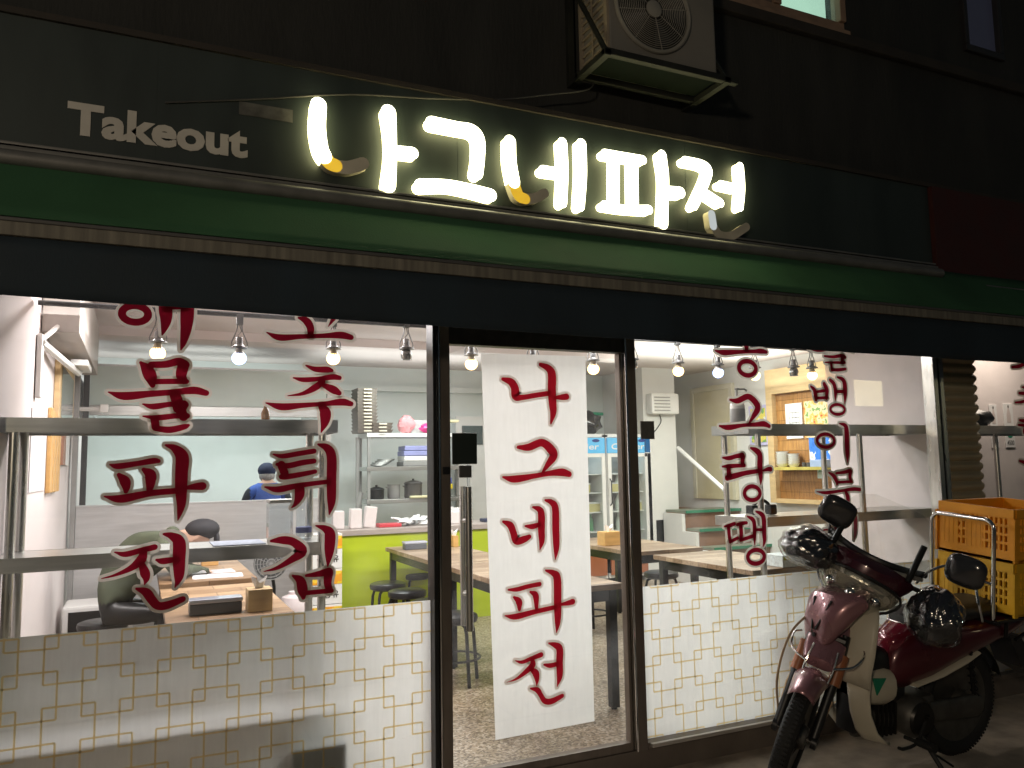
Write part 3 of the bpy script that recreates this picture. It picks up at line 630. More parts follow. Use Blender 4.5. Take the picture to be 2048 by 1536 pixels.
LETTERS = [
 [(M1, [(165,132,150),(155,330,156),(180,510,150),(215,590,145)], 'lit'), (M1, [(200,560,140),(262,645,138),(318,672,132)], 'amber'), (M1, [(310,675,128),(420,688,130),(500,672,128),(562,652,124)], 'dead'),
  (M1, [(787,196,145),(805,400,120),(808,600,118),(788,850,142)], 'lit'), (M1, [(860,546,112),(1002,562,116)], 'lit')],
 [(M1, [(1175,290,126),(1400,335,120),(1530,362,126),(1590,440,126),(1592,600,120),(1574,742,126)], 'lit'), (M1, [(1075,850,130),(1300,850,118),(1500,886,120),(1697,936,126)], 'lit')],
 [(N1, [(115,125,105),(120,280,106),(148,440,105)], 'lit'), (N1, [(148,455,104),(185,545,100),(235,570,92)], 'amber'), (N1, [(235,572,90),(320,560,86),(386,525,80)], 'dead'),
  (N1, [(372,350,86),(500,370,80)], 'lit'), (N1, [(520,136,86),(530,350,86),(520,602,86)], 'lit'), (N1, [(667,146,90),(672,380,90),(656,630,86)], 'lit')],
 [(N1, [(850,222,80),(1000,246,76),(1142,270,76)], 'lit'), (N1, [(930,270,80),(930,600,80)], 'lit'), (N1, [(1070,270,86),(1076,620,86)], 'lit'), (N1, [(845,620,78),(1000,648,66),(1188,655,80)], 'lit'),
  (N1, [(1290,232,86),(1312,400,80),(1310,560,76),(1303,766,86)], 'lit'), (N1, [(1350,516,96),(1432,523,96)], 'lit')],
 [(N1, [(1470,276,76),(1600,305,76),(1648,350,80),(1630,430,80),(1580,540,80),(1538,626,76)], 'lit'), (N1, [(1640,536,76),(1742,602,76)], 'lit'), (N1, [(1746,460,70),(1860,486,70)], 'lit'), (N1, [(1895,320,70),(1905,480,72),(1893,636,70)], 'lit'),
  (N1, [(1675,690,76),(1688,778,76)], 'pale'), (N1, [(1688,778,76),(1740,848,76),(1830,855,76),(1947,785,70)], 'dead')]]
for parts in LETTERS:
    F, side, dside = sign_letter(parts)
    L = F['lit'].build('sign_letter', M_LIT, sg)
    side.build('letter_return', M_LITSIDE, L)
    if F['amber'].v: F['amber'].build('burnt_section', M_AMBER, L)
    if F['dead'].v: F['dead'].build('unlit_section', M_UNLIT, L)
    if F['pale'].v: F['pale'].build('dim_section', emis('dim_white_acrylic', (.80,.86,.84), .62), L)
    if dside.v: dside.build('letter_return', M_UNLIT, L)
# Takeout
m = MB(); p0 = at(133, 270, FX); q0 = at(495, 316, FX); tz = at(160, 200, FX)
V, F = text_faces('Takeout', 1.0, .04); xs = [v.x for v in V]; ys = [v.y for v in V]; sx = (q0[0]-p0[0])/(max(xs)-min(xs)); hh = .262
top = max(ys); 
zb = at(170, 272, FX)[2]; zt = at(165, 203, FX)[2]; sz = (zt-zb)/.80
V2 = [(p0[0]+(v.x-min(xs))*sx, FX-.004, zb+(v.y+.035)*sz) for v in V]; n = len(V2)
m.add(V2, F); m.add([(a, FX-.0005, c) for a, b_, c in V2], F)
tk = m.build('takeout_lettering', pm('grey_white_vinyl', (.56,.54,.50), .6, var=.12, scale=8)); tag(tk, 'flat grey white Takeout lettering at the left of the sign band', 'lettering')

# ================================================================== AWNING
aw = thing('awning', 'dark green retractable awning with navy valance over the shop front', 'awning', (2.4, -.1, 2.3))
AX0, AX1 = -3.0, 9.0
YB, ZB, YT, ZT = -.50, 2.302, -.16, 2.665
m = MB(); nn = 160; V = []
for i in range(nn+1):
    x = AX0+(AX1-AX0)*i/nn
    for j in range(7):
        t = j/6; sag = -.008*math.sin(math.pi*t)+.004*noise.noise(Vector((x*1.3, t*2.0, 1.5)))+.002*noise.noise(Vector((x*6, t*3, 4)))
        V.append((x, YT+(YB+.02-YT)*t, ZT+(ZB+.03-ZT)*t+sag))
m.add(V, [(i*7+j, (i+1)*7+j, (i+1)*7+j+1, i*7+j+1) for i in range(nn) for j in range(6)])
m.build('fabric', M_GREENF, aw, True, solid=.003)
M_BAR = pm('streaked_front_bar', (.15,.14,.115), .65, var=.45, scale=7, stretch=(6, 6, .25), bump=.1)
m = MB(); m.box((AX0, YB-.022, ZB-.048), (AX1, YB+.02, ZB), bev=.004); m.build('front_bar', M_BAR, aw)
m = MB(); m.box((AX0, YB-.026, ZB+.0), (AX1, YB+.024, ZB+.014), bev=.004); m.build('bar_cap', M_DKGREY, aw)
V = []; m = MB()
for i in range(nn+1):
    x = AX0+(AX1-AX0)*i/nn; drop = .206+.0055*(x+.45)+.003*math.sin(x*1.1)+.006*max(0, 1-abs(x-1.8)/2.4)
    for j in range(6):
        t = j/5; V.append((x, YB-.004+.022*noise.noise(Vector((x*2.2, t*.8, 7)))*t+.008*noise.noise(Vector((x*7, t, 2)))*t-.006*t, ZB-.046-drop*t))
m.add(V, [(i*6+j, i*6+j+1, (i+1)*6+j+1, (i+1)*6+j) for i in range(nn) for j in range(5)])
m.build('valance', M_NAVY, aw, True, solid=.003)
m = MB(); m.box((AX0, FX-.055, 2.655), (4.64, FX-.002, 2.69), bev=.006); m.box((AX0, FX-.04, 2.70), (4.64, FX-.002, 2.712), bev=.003); m.tube([(AX0, -.215, 2.628), (4.6, -.215, 2.628)], .030, 10)
m.build('top_rail', pm('grey_rail', (.17,.17,.165), .5, .3, var=.2, scale=10), aw, True)
m = MB(); m.box((4.98, FX-.07, 2.585), (9.0, FX-.032, 2.612), bev=.004); m.tube([(5.0,-.22,2.56),(9.0,-.22,2.56)], .03, 10); m.build('top_rail', MATS['grey_rail'], aw, True)
m = MB()
for px_, py_ in [(1729, 541), (1758, 545)]:
    q = at(px_, py_, -.19); m.box((q[0]-.035, -.196, q[2]-.007), (q[0]+.035, -.17, q[2]+.007), bev=.002)
q = at(1782, 549, -.19); m.box((q[0]-.015, -.2, q[2]-.017), (q[0]+.015, -.17, q[2]+.015), bev=.002)
m.build('rail_bracket', pm('pale_bracket', (.55,.48,.30), .4), aw)
m = MB()
for x in (-1.2, 1.1, 3.4, 5.6): m.tube([(x, -.16, 2.60), (x+.25, -.30, 2.42), (x, YB+.03, ZB-.02)], .016, 8)
m.build('folding_arm', M_DKGREY, aw, True)

# ================================================================== AIR CONDITIONER
ac = thing('air_conditioner', 'grey outdoor air conditioner unit with round fan grille on a wall bracket', 'air conditioner', (2.4, -.02, 3.46))
M_AC = pm('grey_ac_casing', (.21,.20,.18), .55, var=.12, scale=3); M_ACD = pm('ac_dark', (.035,.035,.03), .7)
x0, x1, y0, y1, z0, z1 = 2.065, 2.75, -.36, -.08, 3.525, 4.13
m = MB(); m.box((x0+.012, y0, z0), (x1, y1, z1), bev=.012); m.build('casing', M_AC, ac)
cx, cz = 2.345, 3.79; R = .218
m = MB(); m.lathe([(R, .0), (R, -.004), (.0, -.004)], (cx, y0, cz), 40, 'Y'); m.build('fan_opening', M_ACD, ac)
m = MB(); m.tube([(cx+(R+.008)*math.cos(t), y0-.008, cz+(R+.008)*math.sin(t)) for t in np.linspace(0, 2*math.pi, 49)[:-1]], .012, 8, closed=True); m.build('grille_rim', pm('rim', (.27,.26,.23), .5), ac, True)
m = MB()
for k in range(1, 15):
    r = .05+(R-.05)*k/15; m.tube([(cx+r*math.cos(t), y0-.014, cz+r*math.sin(t)) for t in np.linspace(0, 2*math.pi, 41)[:-1]], .0018, 4, closed=True)
for k in range(8): t = math.pi*k/4+.2; m.tube([(cx+.045*math.cos(t), y0-.013, cz+.045*math.sin(t)), (cx+R*math.cos(t), y0-.013, cz+R*math.sin(t))], .0022, 4)
m.build('fan_grille', MATS['rim'], ac, True)
m = MB(); m.lathe([(.046, -.010), (.046, -.018), (.03, -.024), (.0, -.025)], (cx, y0, cz), 24, 'Y'); m.build('grille_hub', pm('hub', (.30,.29,.26), .5), ac, True)
m = MB()
for k in range(5):
    t = 2*math.pi*k/5; c, s_ = math.cos(t), math.sin(t)
    m.add([(cx+.03*c, y0-.006, cz+.03*s_), (cx+.2*math.cos(t-.3), y0-.0055, cz+.2*math.sin(t-.3)), (cx+.2*math.cos(t+.35), y0-.008, cz+.2*math.sin(t+.35))], [(0,1,2)])
m.build('fan_blade', M_DKGREY, ac)
m = MB()                                       # open wire grid at the left side
m.box((x0, y0+.0, z0), (x0+.014, y0+.03, z1)); m.box((x0, y1-.03, z0), (x0+.014, y1, z1))
for k in range(14): z = z0+.02+k*.045; m.box((x0, y0+.03, z), (x0+.010, y1-.03, z+.012))
m.box((x0-.003, (y0+y1)/2-.006, z0), (x0+.0, (y0+y1)/2+.006, z1)); m.build('side_grid', pm('tan_grid', (.30,.25,.19), .5), ac)
m = MB(); m.box((x0+.013, y0+.03, z0+.01), (x0+.018, y1-.03, z1-.01)); m.build('coil', M_ACD, ac)
M_BRK = pm('galvanised_bracket', (.024,.026,.022), .6, .3, var=.3, scale=9)
m = MB()
for x in (2.035, 2.78):
    m.box((x-.018, -.05, 3.46), (x+.018, -.021, 4.15)); m.box((x-.018, -.41, 3.46), (x+.018, -.05, 3.49)); m.tube([(x, -.39, 3.49), (x, -.05, 4.05)], .014, 6)
m.box((2.017, -.41, 3.465), (2.85, -.375, 3.50), bev=.004); m.box((2.017, -.14, 3.465), (2.80, -.11, 3.50), bev=.004)
m.build('wall_bracket', M_BRK, ac)
m = MB(); m.box((2.06, -.374, 3.498), (2.76, -.145, 3.512)); m.build('drip_pan', pm('dark_green_pan', (.007,.011,.009), .95, var=.3, spec=.1), ac)

# ================================================================== INTERIOR THINGS
# --- light rail and its lamps
lr = thing('light_rail', 'thin dark steel rail hung below the ceiling carrying the clip lamps', 'rail', (2.3, 1.1, 2.33))
m = MB(); m.box((-.5, 1.088, 2.322), (4.89, 1.112, 2.346)); m.build('rail', M_DKGREY, lr)
m = MB()
for x in (.2, 1.3, 2.3, 3.6, 4.7): m.tube([(x, 1.1, 2.34), (x, 1.1, 2.70)], .004, 6)
m.build('hanger_rod', M_DKGREY, lr)
M_CAGE = pm('lamp_grey_metal', (.22,.22,.22), .4, .6)
def make_lamp(kind):
    t = thing('clip_lamp', '', 'lamp', (0,0,0), 'clip lamps on the ceiling rail')
    m = MB()                                 # origin = bulb centre, rail .22 above
    m.box((-.018, -.018, .185), (.018, .018, .245), bev=.003)
    for a in (-1, 1): m.tube([(a*.010, 0, .19), (a*.016, 0, .15), (a*.042, 0, .085), (a*.042, 0, .06)], .0035, 6)
    m.tube([(.0, 0, .185), (.012, .01, .15), (-.008, .0, .125), (0, 0, .11)], .003, 5)
    m.build('wire_hanger', M_CAGE, t, True)
    m = MB(); m.lathe([(.016,.115),(.019,.11),(.019,.075),(.028,.065),(.046,.06),(.046,.052),(.02,.05)], n=16); m.build('socket', M_CAGE, t, True)
    m = MB()
    if kind == 'off': m.lathe([(.020,.05),(.030,.04),(.036,.015),(.030,-.01),(.034,-.014),(.0,-.016)], n=18); m.build('reflector', pm('dull_reflector', (.20,.20,.19), .25, .8), t, True)
    else:
        m.lathe([(.017,.05),(.024,.03),(.036,.012)], n=16); m.build('bulb_base', M_WHITE if kind == 'cool' else pm('warm_base', (.75,.62,.42), .4), t, True)
        m = MB(); m.ell((0,0,-.004), (.040,.040,.038), 14, 10); m.build('bulb', M_WARMB if kind == 'warm' else M_COOLB, t, True)
    return t
protos = {}
LB = [(.07,2.10,'warm','warm lit clip lamp over the left lettering column, leftmost on the rail'), (.49,2.09,'cool','bluish white lit clip lamp between the two left lettering columns'),
      (1.02,2.11,'warm','warm lit clip lamp above the second left lettering column'), (1.47,2.13,'off','unlit clip lamp just left of the door post'),
      (1.90,2.11,'warm','warm lit clip lamp at the upper left of the white door banner'), (2.34,2.11,'cool','bluish clip lamp glowing behind the top of the white door banner'),
      (2.80,2.11,'warm','warm lit clip lamp at the upper right of the white door banner'), (3.12,2.13,'off','unlit clip lamp at the left edge of the right window'),
      (3.51,2.12,'warm','warm lit clip lamp above the wall heater'), (3.87,2.12,'cool','bluish white lit clip lamp above the cream inner door'),
      (4.22,2.11,'warm','warm lit clip lamp half hidden by the round letter of the right column'), (4.61,2.13,'off','unlit clip lamp above the alcove frame'), (4.80,2.13,'warm','warm lit clip lamp nearest the grey partition, rightmost on the rail')]
for x, z, k, lab in LB:
    if k not in protos: o = protos[k] = make_lamp(k); o.location = (x, 1.1, z); o['label'] = lab
    else: again(protos[k], (x, 1.1, z), lab)

# --- steel racks behind the glass
def rack(x0, x1, px_list, label, zs=(1.68, 1.125, .56)):
    t = thing('steel_rack', label, 'shelf rack', ((x0+x1)/2, .3, 0), 'stainless racks behind the shop glass')
    for z in zs:
        m = MB(); m.box((x0, .13, z-.004), (x1, .47, z)); 
        for a, b in [((x0, .127, z-.058), (x1, .131, z+.001)), ((x0, .469, z-.058), (x1, .473, z+.001)), ((x0-.003, .13, z-.058), (x0, .47, z+.001)), ((x1, .13, z-.058), (x1+.003, .47, z+.001))]: m.box(a, b)
        m.build('shelf', M_STEELH, t)
    for x in px_list:
        for y in (.147, .452):
            m = MB(); m.tube([(x, y, 0), (x, y, zs[0]-.005)], .0185, 14); m.build('leg', M_STEEL, t, True)
    return t
rack(-.51, .83, (-.46, .765), 'stainless rack behind the left window, red letters in front of it')
rack(3.28, 4.86, (3.36, 4.20), 'stainless rack behind the right window with a pump bottle on top')
rack(5.16, 7.3, (5.99, 7.2), 'stainless rack in the far right bay with a black bag on top')
# things standing on the racks
def prop(name, label, cat, fn, mats, smooth=True, group=None):
    m = MB(); fn(m); o = m.build(name, mats, None, smooth); return tag(o, label, cat, group)
t = thing('pump_bottle', 'clear pump bottle with grey label on the right steel rack', 'bottle', (3.40, .36, 1.681))
m = MB(); m.lathe([(.042,0),(.046,.004),(.046,.125),(.036,.15),(.016,.165)], (3.40,.36,1.681), 18); m.build('bottle_body', pm('soap_translucent', (.72,.72,.70), .25), t, True)
m = MB(); m.lathe([(.0468,.012),(.0470,.013),(.0470,.105),(.0468,.106)], (3.40,.36,1.681), 18); m.build('label_wrap', M_GREY, t, True)
m = MB(); m.lathe([(.018,.163),(.018,.185),(.007,.188),(.007,.225),(.014,.228),(.014,.236)], (3.40,.36,1.681), 12); m.tube([(3.40,.36,1.912),(3.455,.35,1.912),(3.47,.348,1.902)], .006, 6); m.build('pump', M_GREY, t, True)
t = thing('sauce_bottle', 'tiny amber bottle on the top shelf of the left rack', 'bottle', (.54, .38, 1.681))
m = MB(); m.lathe([(.018,0),(.020,.003),(.021,.045),(.014,.06),(.008,.075)], (.54,.38,1.681), 12); m.build('bottle_body', pm('amber_glass', (.45,.18,.02), .1, coat=.5), t, True)
m = MB(); m.lathe([(.008,.075),(.009,.078),(.003,.105)], (.54,.38,1.681), 10); m.build('cap', pm('orange_cap', (.6,.3,.05), .4), t, True)
M_CLEARB = thin_glass('clear_bottle', (.86, .90, .92), dust_haze=.02)
t = thing('clear_jar', 'clear square jar on the lower shelf of the left rack', 'jar', (.60, .30, 1.126))
m = MB(); m.box((.545,.25,1.127), (.655,.35,1.30), bev=.01); m.build('jar_body', M_CLEARB, t); m = MB(); m.box((.545,.25,1.301), (.655,.35,1.318), bev=.004); m.build('lid', M_ALU, t)
t = thing('water_bottle', 'clear tall bottle beside the square jar on the left rack', 'bottle', (.715, .32, 1.126))
m = MB(); m.lathe([(.034,0),(.037,.01),(.037,.14),(.030,.17),(.014,.205),(.014,.22)], (.715,.32,1.127), 16); m.build('bottle_body', M_CLEARB, t, True)
m = MB(); m.lathe([(.0375,.03),(.0378,.031),(.0378,.055),(.0375,.056)], (.715,.32,1.127), 16); m.build('label_wrap', pm('blue_label', (.08,.10,.35), .5), t, True)
m = MB(); m.lathe([(.015,.22),(.015,.24),(.0,.241)], (.715,.32,1.127), 12); m.build('cap', M_WHITE, t, True)
t = thing('paper_sheet', 'flat blue printed sheet on the lower shelf of the left rack', 'paper', (.42, .3, 1.127))
m = MB(); m.box((.30,.16,1.127), (.52,.40,1.130)); m.build('sheet', pm('blue_print', (.45,.52,.75), .7, var=.3, scale=30), t)
def bag(m):
    fn = lambda d: 1+.14*noise.noise(d*2.2)+.06*noise.noise(d*7)
    m.ell((5.53,.30,1.74), (.165,.12,.075), 22, 14, fn=fn); m.tube([(5.44,.30,1.80),(5.40,.30,1.835),(5.385,.30,1.85)], [.012,.008,.003], 6)
prop('black_bag', 'black bag lying on the rack in the far right bay', 'bag', bag, M_BLACKPL)
def ring(m):
    m.tube([(3.50+.075*math.cos(t), .30, 1.127+.012+.078*math.sin(t)) for t in np.linspace(-.1, math.pi+.1, 15)], .011, 8); m.box((3.55,.27,1.127), (3.60,.33,1.19), bev=.01); m.box((3.40,.27,1.127), (3.45,.33,1.19), bev=.01)
prop('headphones', 'black headphones standing on the lower shelf of the right rack', 'headphones', ring, M_BLACKPL)
t = thing('carton', 'small carton with yellow green label behind the right rack', 'box', (3.78, .33, .56))
m = MB(); m.box((3.95,.62,.742), (4.25,.80,.82), bev=.003); m.build('carton_body', pm('pale_carton', (.55,.62,.62), .6, var=.3, scale=40), t)
m = MB(); m.box((3.96,.618,.79), (4.14,.6195,.815)); m.build('carton_label', pm('yellowgreen', (.60,.62,.05), .6), t)
def binbox(m): m.box((.61,.012,.013), (.855,.22,.275), bev=.012)
prop('dark_bin', 'dark box pressed against the frosted film of the left window', 'box', binbox, pm('dark_teal_box', (.03,.04,.04), .5), False)

# --- tables
def table(name, x0, x1, y0, y1, label, top_mat, z=.74, th=.035):
    t = thing(name, label, 'table', ((x0+x1)/2, (y0+y1)/2, 0), 'wood topped dining tables')
    m = MB(); m.box((x0, y0, z-th), (x1, y1, z), bev=.004); m.build('table_top', top_mat, t)
    m = MB(); i = .035
    for a, b in [((x0+i, y0+i, z-th-.07), (x1-i, y0+i+.03, z-th-.001)), ((x0+i, y1-i-.03, z-th-.07), (x1-i, y1-i, z-th-.001)), ((x0+i, y0+i+.03, z-th-.07), (x0+i+.03, y1-i-.03, z-th-.001)), ((x1-i-.03, y0+i+.03, z-th-.07), (x1-i, y1-i-.03, z-th-.001))]: m.box(a, b)
    m.build('apron', M_BLACK, t)
    for x in (x0+i-.004, x1-i-.046):
        for y in (y0+i-.004, y1-i-.046):
            m = MB(); m.box((x, y, .012), (x+.05, y+.05, z-th-.0005)); m.lathe([(.018,0),(.018,.012)], (x+.025, y+.025, 0), 10); m.build('leg', M_BLACK, t)
    return t
table('dining_table', .13, .73, .62, 1.86, 'patchwork wood table nearest the left window, tissue box on it', M_WOODT)
table('dining_table', .13, .73, 2.06, 3.32, 'patchwork wood table where the seated person rests, papers on it', M_WOODT, .745)
table('dining_table', 2.05, 2.67, .60, 2.09, 'grey brown wood table just inside the door behind the white banner', M_WOODC)
table('dining_table', 2.05, 2.67, 2.10, 3.62, 'grey brown wood table in front of the lime green counter', M_WOODC)
table('dining_table', 3.68, 4.38, 2.02, 3.34, 'wood table in front of the glass door fridges with a bamboo box', M_WOODC)
table('dining_table', 3.69, 4.36, .62, 1.76, 'wood table right behind the right window rack', M_WOODC)
# --- stools
def make_stool():
    t = thing('stool', '', 'stool', (0,0,0), 'round black stools at the tables')
    m = MB(); m.lathe([(.0,.40),(.135,.40),(.155,.41),(.160,.43),(.155,.452),(.13,.462),(.0,.464)], n=24); m.build('seat', pm('black_vinyl', (.02,.02,.022), .32, var=.2), t, True)
    for k in range(4):
        a = math.pi/4+k*math.pi/2; c, s_ = math.cos(a), math.sin(a)
        m = MB(); m.tube([(.10*c,.10*s_,.40), (.135*c,.135*s_,.385), (.150*c,.150*s_,.34), (.175*c,.175*s_,.02), (.176*c,.176*s_,0)], .0125, 8); m.build('leg', M_BLACK, t, True)
    m = MB(); m.tube([(.172*math.cos(a), .172*math.sin(a), .17) for a in np.linspace(0, 2*math.pi, 25)[:-1]], .008, 6, closed=True); m.build('foot_ring', M_BLACK, t, True)
    return t
st0 = None
for x, y, lab in [(2.0,3.36,'stool at the far end of the center table, against the green counter'), (2.02,2.86,'stool left of the center table, second from the counter'), (2.02,2.26,'stool left of the center table, partly behind the door handle'),
                  (1.98,1.66,'stool left of the center table, nearest the entrance door'), (2.42,3.9,'stool between the center table and the counter'), (4.05,1.86,'stool pushed between the two right wood tables'), (4.42,2.70,'stool with pale shiny seat by the fridge side table'),
                  (3.60,2.62,'stool left of the fridge side table'), (-.20,2.62,'stool under the seated person'), (3.62,3.25,'stool at the far left corner of the fridge side table'), (-.16,1.25,'empty stool left of the nearest patchwork table')]:
    if st0 is None: st0 = make_stool(); st0.location = (x, y, 0); st0['label'] = lab
    else: again(st0, (x, y, 0), lab, random.uniform(0, 1.5))
# --- things on the tables
def tissue(x, y, z, label, m_, w=.12, d=.12, h=.11):
    t = thing('tissue_box', label, 'tissue box', (x, y, z), 'wooden tissue boxes on tables')
    m = MB(); m.box((x-w/2, y-d/2, z), (x+w/2, y+d/2, z+h), bev=.003); m.build('box_body', m_, t)
    V = []; 
    for i in range(9):
        a = 2*math.pi*i/8
        V += [(x+.02*math.cos(a), y+.012*math.sin(a), z+h), (x+(.045+.012*math.sin(3*a))*math.cos(a)*.9, y+.02*math.sin(a), z+h+.045+.02*math.sin(2*a+1))]
    m = MB(); m.add(V, [(2*i, 2*i+2, 2*i+3, 2*i+1) for i in range(8)]); m.build('tissue', M_PAPER, t)
tissue(.575, .78, .741, 'wooden tissue box on the near patchwork table', M_PINE)
tissue(.50, 3.0, .746, 'small wooden box with white knob on the far patchwork table', M_BAMBOO, .12, .1, .085)
tissue(2.60, 3.3, .741, 'wooden tissue box on the table before the green counter', M_BAMBOO, .05, .1, .10)
tissue(3.82, 2.62, .741, 'bamboo tissue box on the table before the fridges', M_BAMBOO, .17, .13, .12)
def cutlery(x, y, z, w, d, h, label, rz=0):
    t = thing('cutlery_case', label, 'cutlery case', (x, y, z), 'grey cutlery cases')
    m = MB(); m.box((x-w/2, y-d/2, z), (x+w/2, y+d/2, z+h), bev=.008); m.build('case_body', pm('slate_plastic', (.10,.11,.13), .35), t)
    m = MB(); m.box((x-w/2-.004, y-d/2-.004, z+h), (x+w/2+.004, y+d/2+.004, z+h+.022), bev=.008); m.build('case_lid', pm('pale_blue_lid', (.48,.52,.62), .15, coat=.6), t)
cutlery(.365, .80, .741, .25, .10, .055, 'grey cutlery case with shiny lid on the near patchwork table')
cutlery(2.22, 3.28, .741, .20, .09, .05, 'pale blue cutlery case on the table before the green counter')
cutlery(.30, 3.05, .746, .16, .10, .05, 'blue grey cutlery case beside the seated person')
for k, (x, y, r_, lab) in enumerate([(.47, 2.55, .04, 'white printed sheet on the far patchwork table, farther one'), (.50, 2.28, -.06, 'white printed sheet on the far patchwork table, nearer one')]):
    t = thing('paper_sheet', lab, 'paper', (x, y, .7455), 'papers on the far patchwork table'); t.rotation_euler = (0, 0, r_)
    m = MB(); m.box((x-.16, y-.11, .7455+k*.0), (x+.16, y+.11, .7485)); m.build('sheet', pm('printed_paper', (.76,.76,.80), .7, var=.12, scale=60), t)

# --- counter, kitchen partition, hood
ct = thing('service_counter', 'lime green service counter with a grey wood top', 'counter', (2.4, 4.0, 0))
m = MB(); m.box((1.56, 3.80, 0), (3.90, 4.40, .845)); m.build('green_front', M_GREENPANEL, ct)
m = MB(); m.box((1.54, 3.775, .846), (3.92, 4.42, .895), bev=.004); m.build('counter_top', pm('grey_wood_top', (.42,.36,.33), .4, var=.2, scale=4, stretch=(1, 10, 10)), ct)
kp = thing('kitchen_partition', 'brushed stainless kitchen partition behind the patchwork tables', 'partition', (.5, 3.8, 0))
m = MB(); m.box((-.46, 3.78, 0), (1.53, 3.83, 1.185)); m.box((-.46, 3.775, 1.186), (1.53, 3.86, 1.198)); m.build('steel_panel', pm('dull_stainless', (.60,.60,.60), .42, .6, var=.10, scale=3, stretch=(1, 1, 14)), kp)
m = MB(); m.box((-.50, 3.76, 0), (-.462, 3.86, 2.36), bev=.004); m.build('corner_post', M_GREY, kp)
hd = thing('range_hood', 'wide pale mint kitchen hood above the cooking area', 'range hood', (.6, 4.4, 2.0))
m = MB(); m.box((-.42, 4.35, 2.06), (1.66, 4.37, 2.41)); m.build('hood_front', pm('mint_hood', (.58,.68,.64), .35, var=.05, scale=1.5), hd)
m = MB(); m.box((-.42, 4.372, 2.40), (1.66, 5.6, 2.43)); m.box((1.64, 4.372, 1.99), (1.66, 5.6, 2.40)); m.box((-.42, 4.372, 1.99), (-.40, 5.6, 2.40)); m.build('hood_shell', M_ALU, hd)
m = MB(); m.box((-.42, 4.34, 1.965), (1.66, 4.37, 2.058), bev=.004); m.build('hood_lip', M_STEELH, hd)
m = MB(); m.box((-.47, 4.33, 1.1), (-.425, 4.40, 2.44)); m.build('hood_post', M_DKGREY, hd)
m = MB(); m.box((1.665, 4.33, 1.0), (1.70, 4.38, 2.5), bev=.003); m.build('hood_post', M_WALL, hd)
cl = lamp('hood_light', 'AREA', (.6, 4.9, 2.35), 28, (.90, 1, .97), 1.6, .3, (.6, 5.2, 0))
kt = thing('cooking_bench', 'stainless cooking bench behind the partition', 'bench', (.6, 5.5, 0))
m = MB(); m.box((-.40, 5.1, .86), (1.7, 5.7, .90)); m.build('bench_top', M_STEELH, kt); m = MB(); m.box((-.38, 5.12, 0), (1.68, 5.68, .859)); m.build('bench_cabinet', M_GREY, kt)

# --- counter clutter
def cups(x, y, n, lean, label):
    t = thing('cup_stack', label, 'cups', (x, y, .896), 'stacks of white containers on the counter'); t.rotation_euler = (0, lean, 0)
    m = MB(); w = .055; m.box((x-w, y-w*.8, .896), (x+w, y+w*.8, .896+n), bev=.012); m.build('container_stack', pm('pinkish_white', (.80,.74,.73), .5, var=.04, scale=30), t)
cups(1.70, 4.0, .17, 0, 'white container with orange label, leftmost on the counter'); cups(1.86, 3.98, .185, .02, 'upright white container stack on the counter'); cups(2.00, 4.02, .20, .13, 'leaning white container stack on the counter')
t = thing('red_tray', 'flat red tray on the counter beside the white containers', 'tray', (2.18, 4.0, .896)); m = MB(); m.box((2.08,3.92,.896), (2.30,4.06,.93), bev=.008); m.build('tray_body', pm('red_plastic', (.62,.05,.07), .4), t)
def crumple(m):
    for k in range(14):
        c = Vector((2.47+random.uniform(-.16,.16), 4.05+random.uniform(-.1,.1), .91+random.uniform(0,.05))); a = random.uniform(0, 3)
        d = Vector((math.cos(a), math.sin(a), random.uniform(-.2,.5)))*.085; e = Vector((-math.sin(a), math.cos(a), random.uniform(-.3,.3)))*.035
        m.add([c-d-e, c+d-e, c+d+e, c-d+e, c+Vector((0,0,.03))], [(0,1,4),(1,2,4),(2,3,4),(3,0,4)])
prop('wrappers', 'heap of crumpled white wrappers and chopsticks on the counter', 'wrappers', crumple, M_PAPER, False)
t = thing('utensil_box', 'pinkish box full of white packets near the door post', 'box', (2.86, 4.05, .896)); m = MB(); m.box((2.75,3.98,.896), (2.99,4.14,1.01), bev=.006); m.build('box_body', MATS['pinkish_white'], t)
m = MB()
for k in range(26):
    x = random.uniform(2.77, 2.97); y = random.uniform(4.0, 4.12); m.box((x-.014, y-.006, 1.0), (x+.014, y+.006, 1.02+random.uniform(.01,.05)))
m.build('packets', M_PAPER, t)
t = thing('card_terminal', 'black payment terminal and till on the counter beside the banner', 'till', (3.50, 4.05, .896))
m = MB(); m.box((3.40,3.98,.896), (3.72,4.30,1.10), bev=.012); m.build('till_body', M_BLACKPL, t); m = MB(); m.box((3.42,4.05,1.10), (3.45,4.1,1.28)); m.box((3.36,4.03,1.13), (3.70,4.06,1.32), bev=.01); m.build('screen_back', M_BLACKPL, t)
m = MB(); m.box((3.38,4.025,1.15), (3.68,4.029,1.30)); m.build('screen', pm('tan_screen', (.45,.40,.30), .3), t)
m = MB(); m.tube(crom([(3.2,3.9,.90),(3.28,3.88,.915),(3.36,3.95,.905),(3.42,3.9,.90)], 5), .008, 6); m.box((3.18,3.95,.896), (3.34,4.1,.93), bev=.01); m.build('cable', pm('blue_black', (.02,.03,.08), .4), t, True)

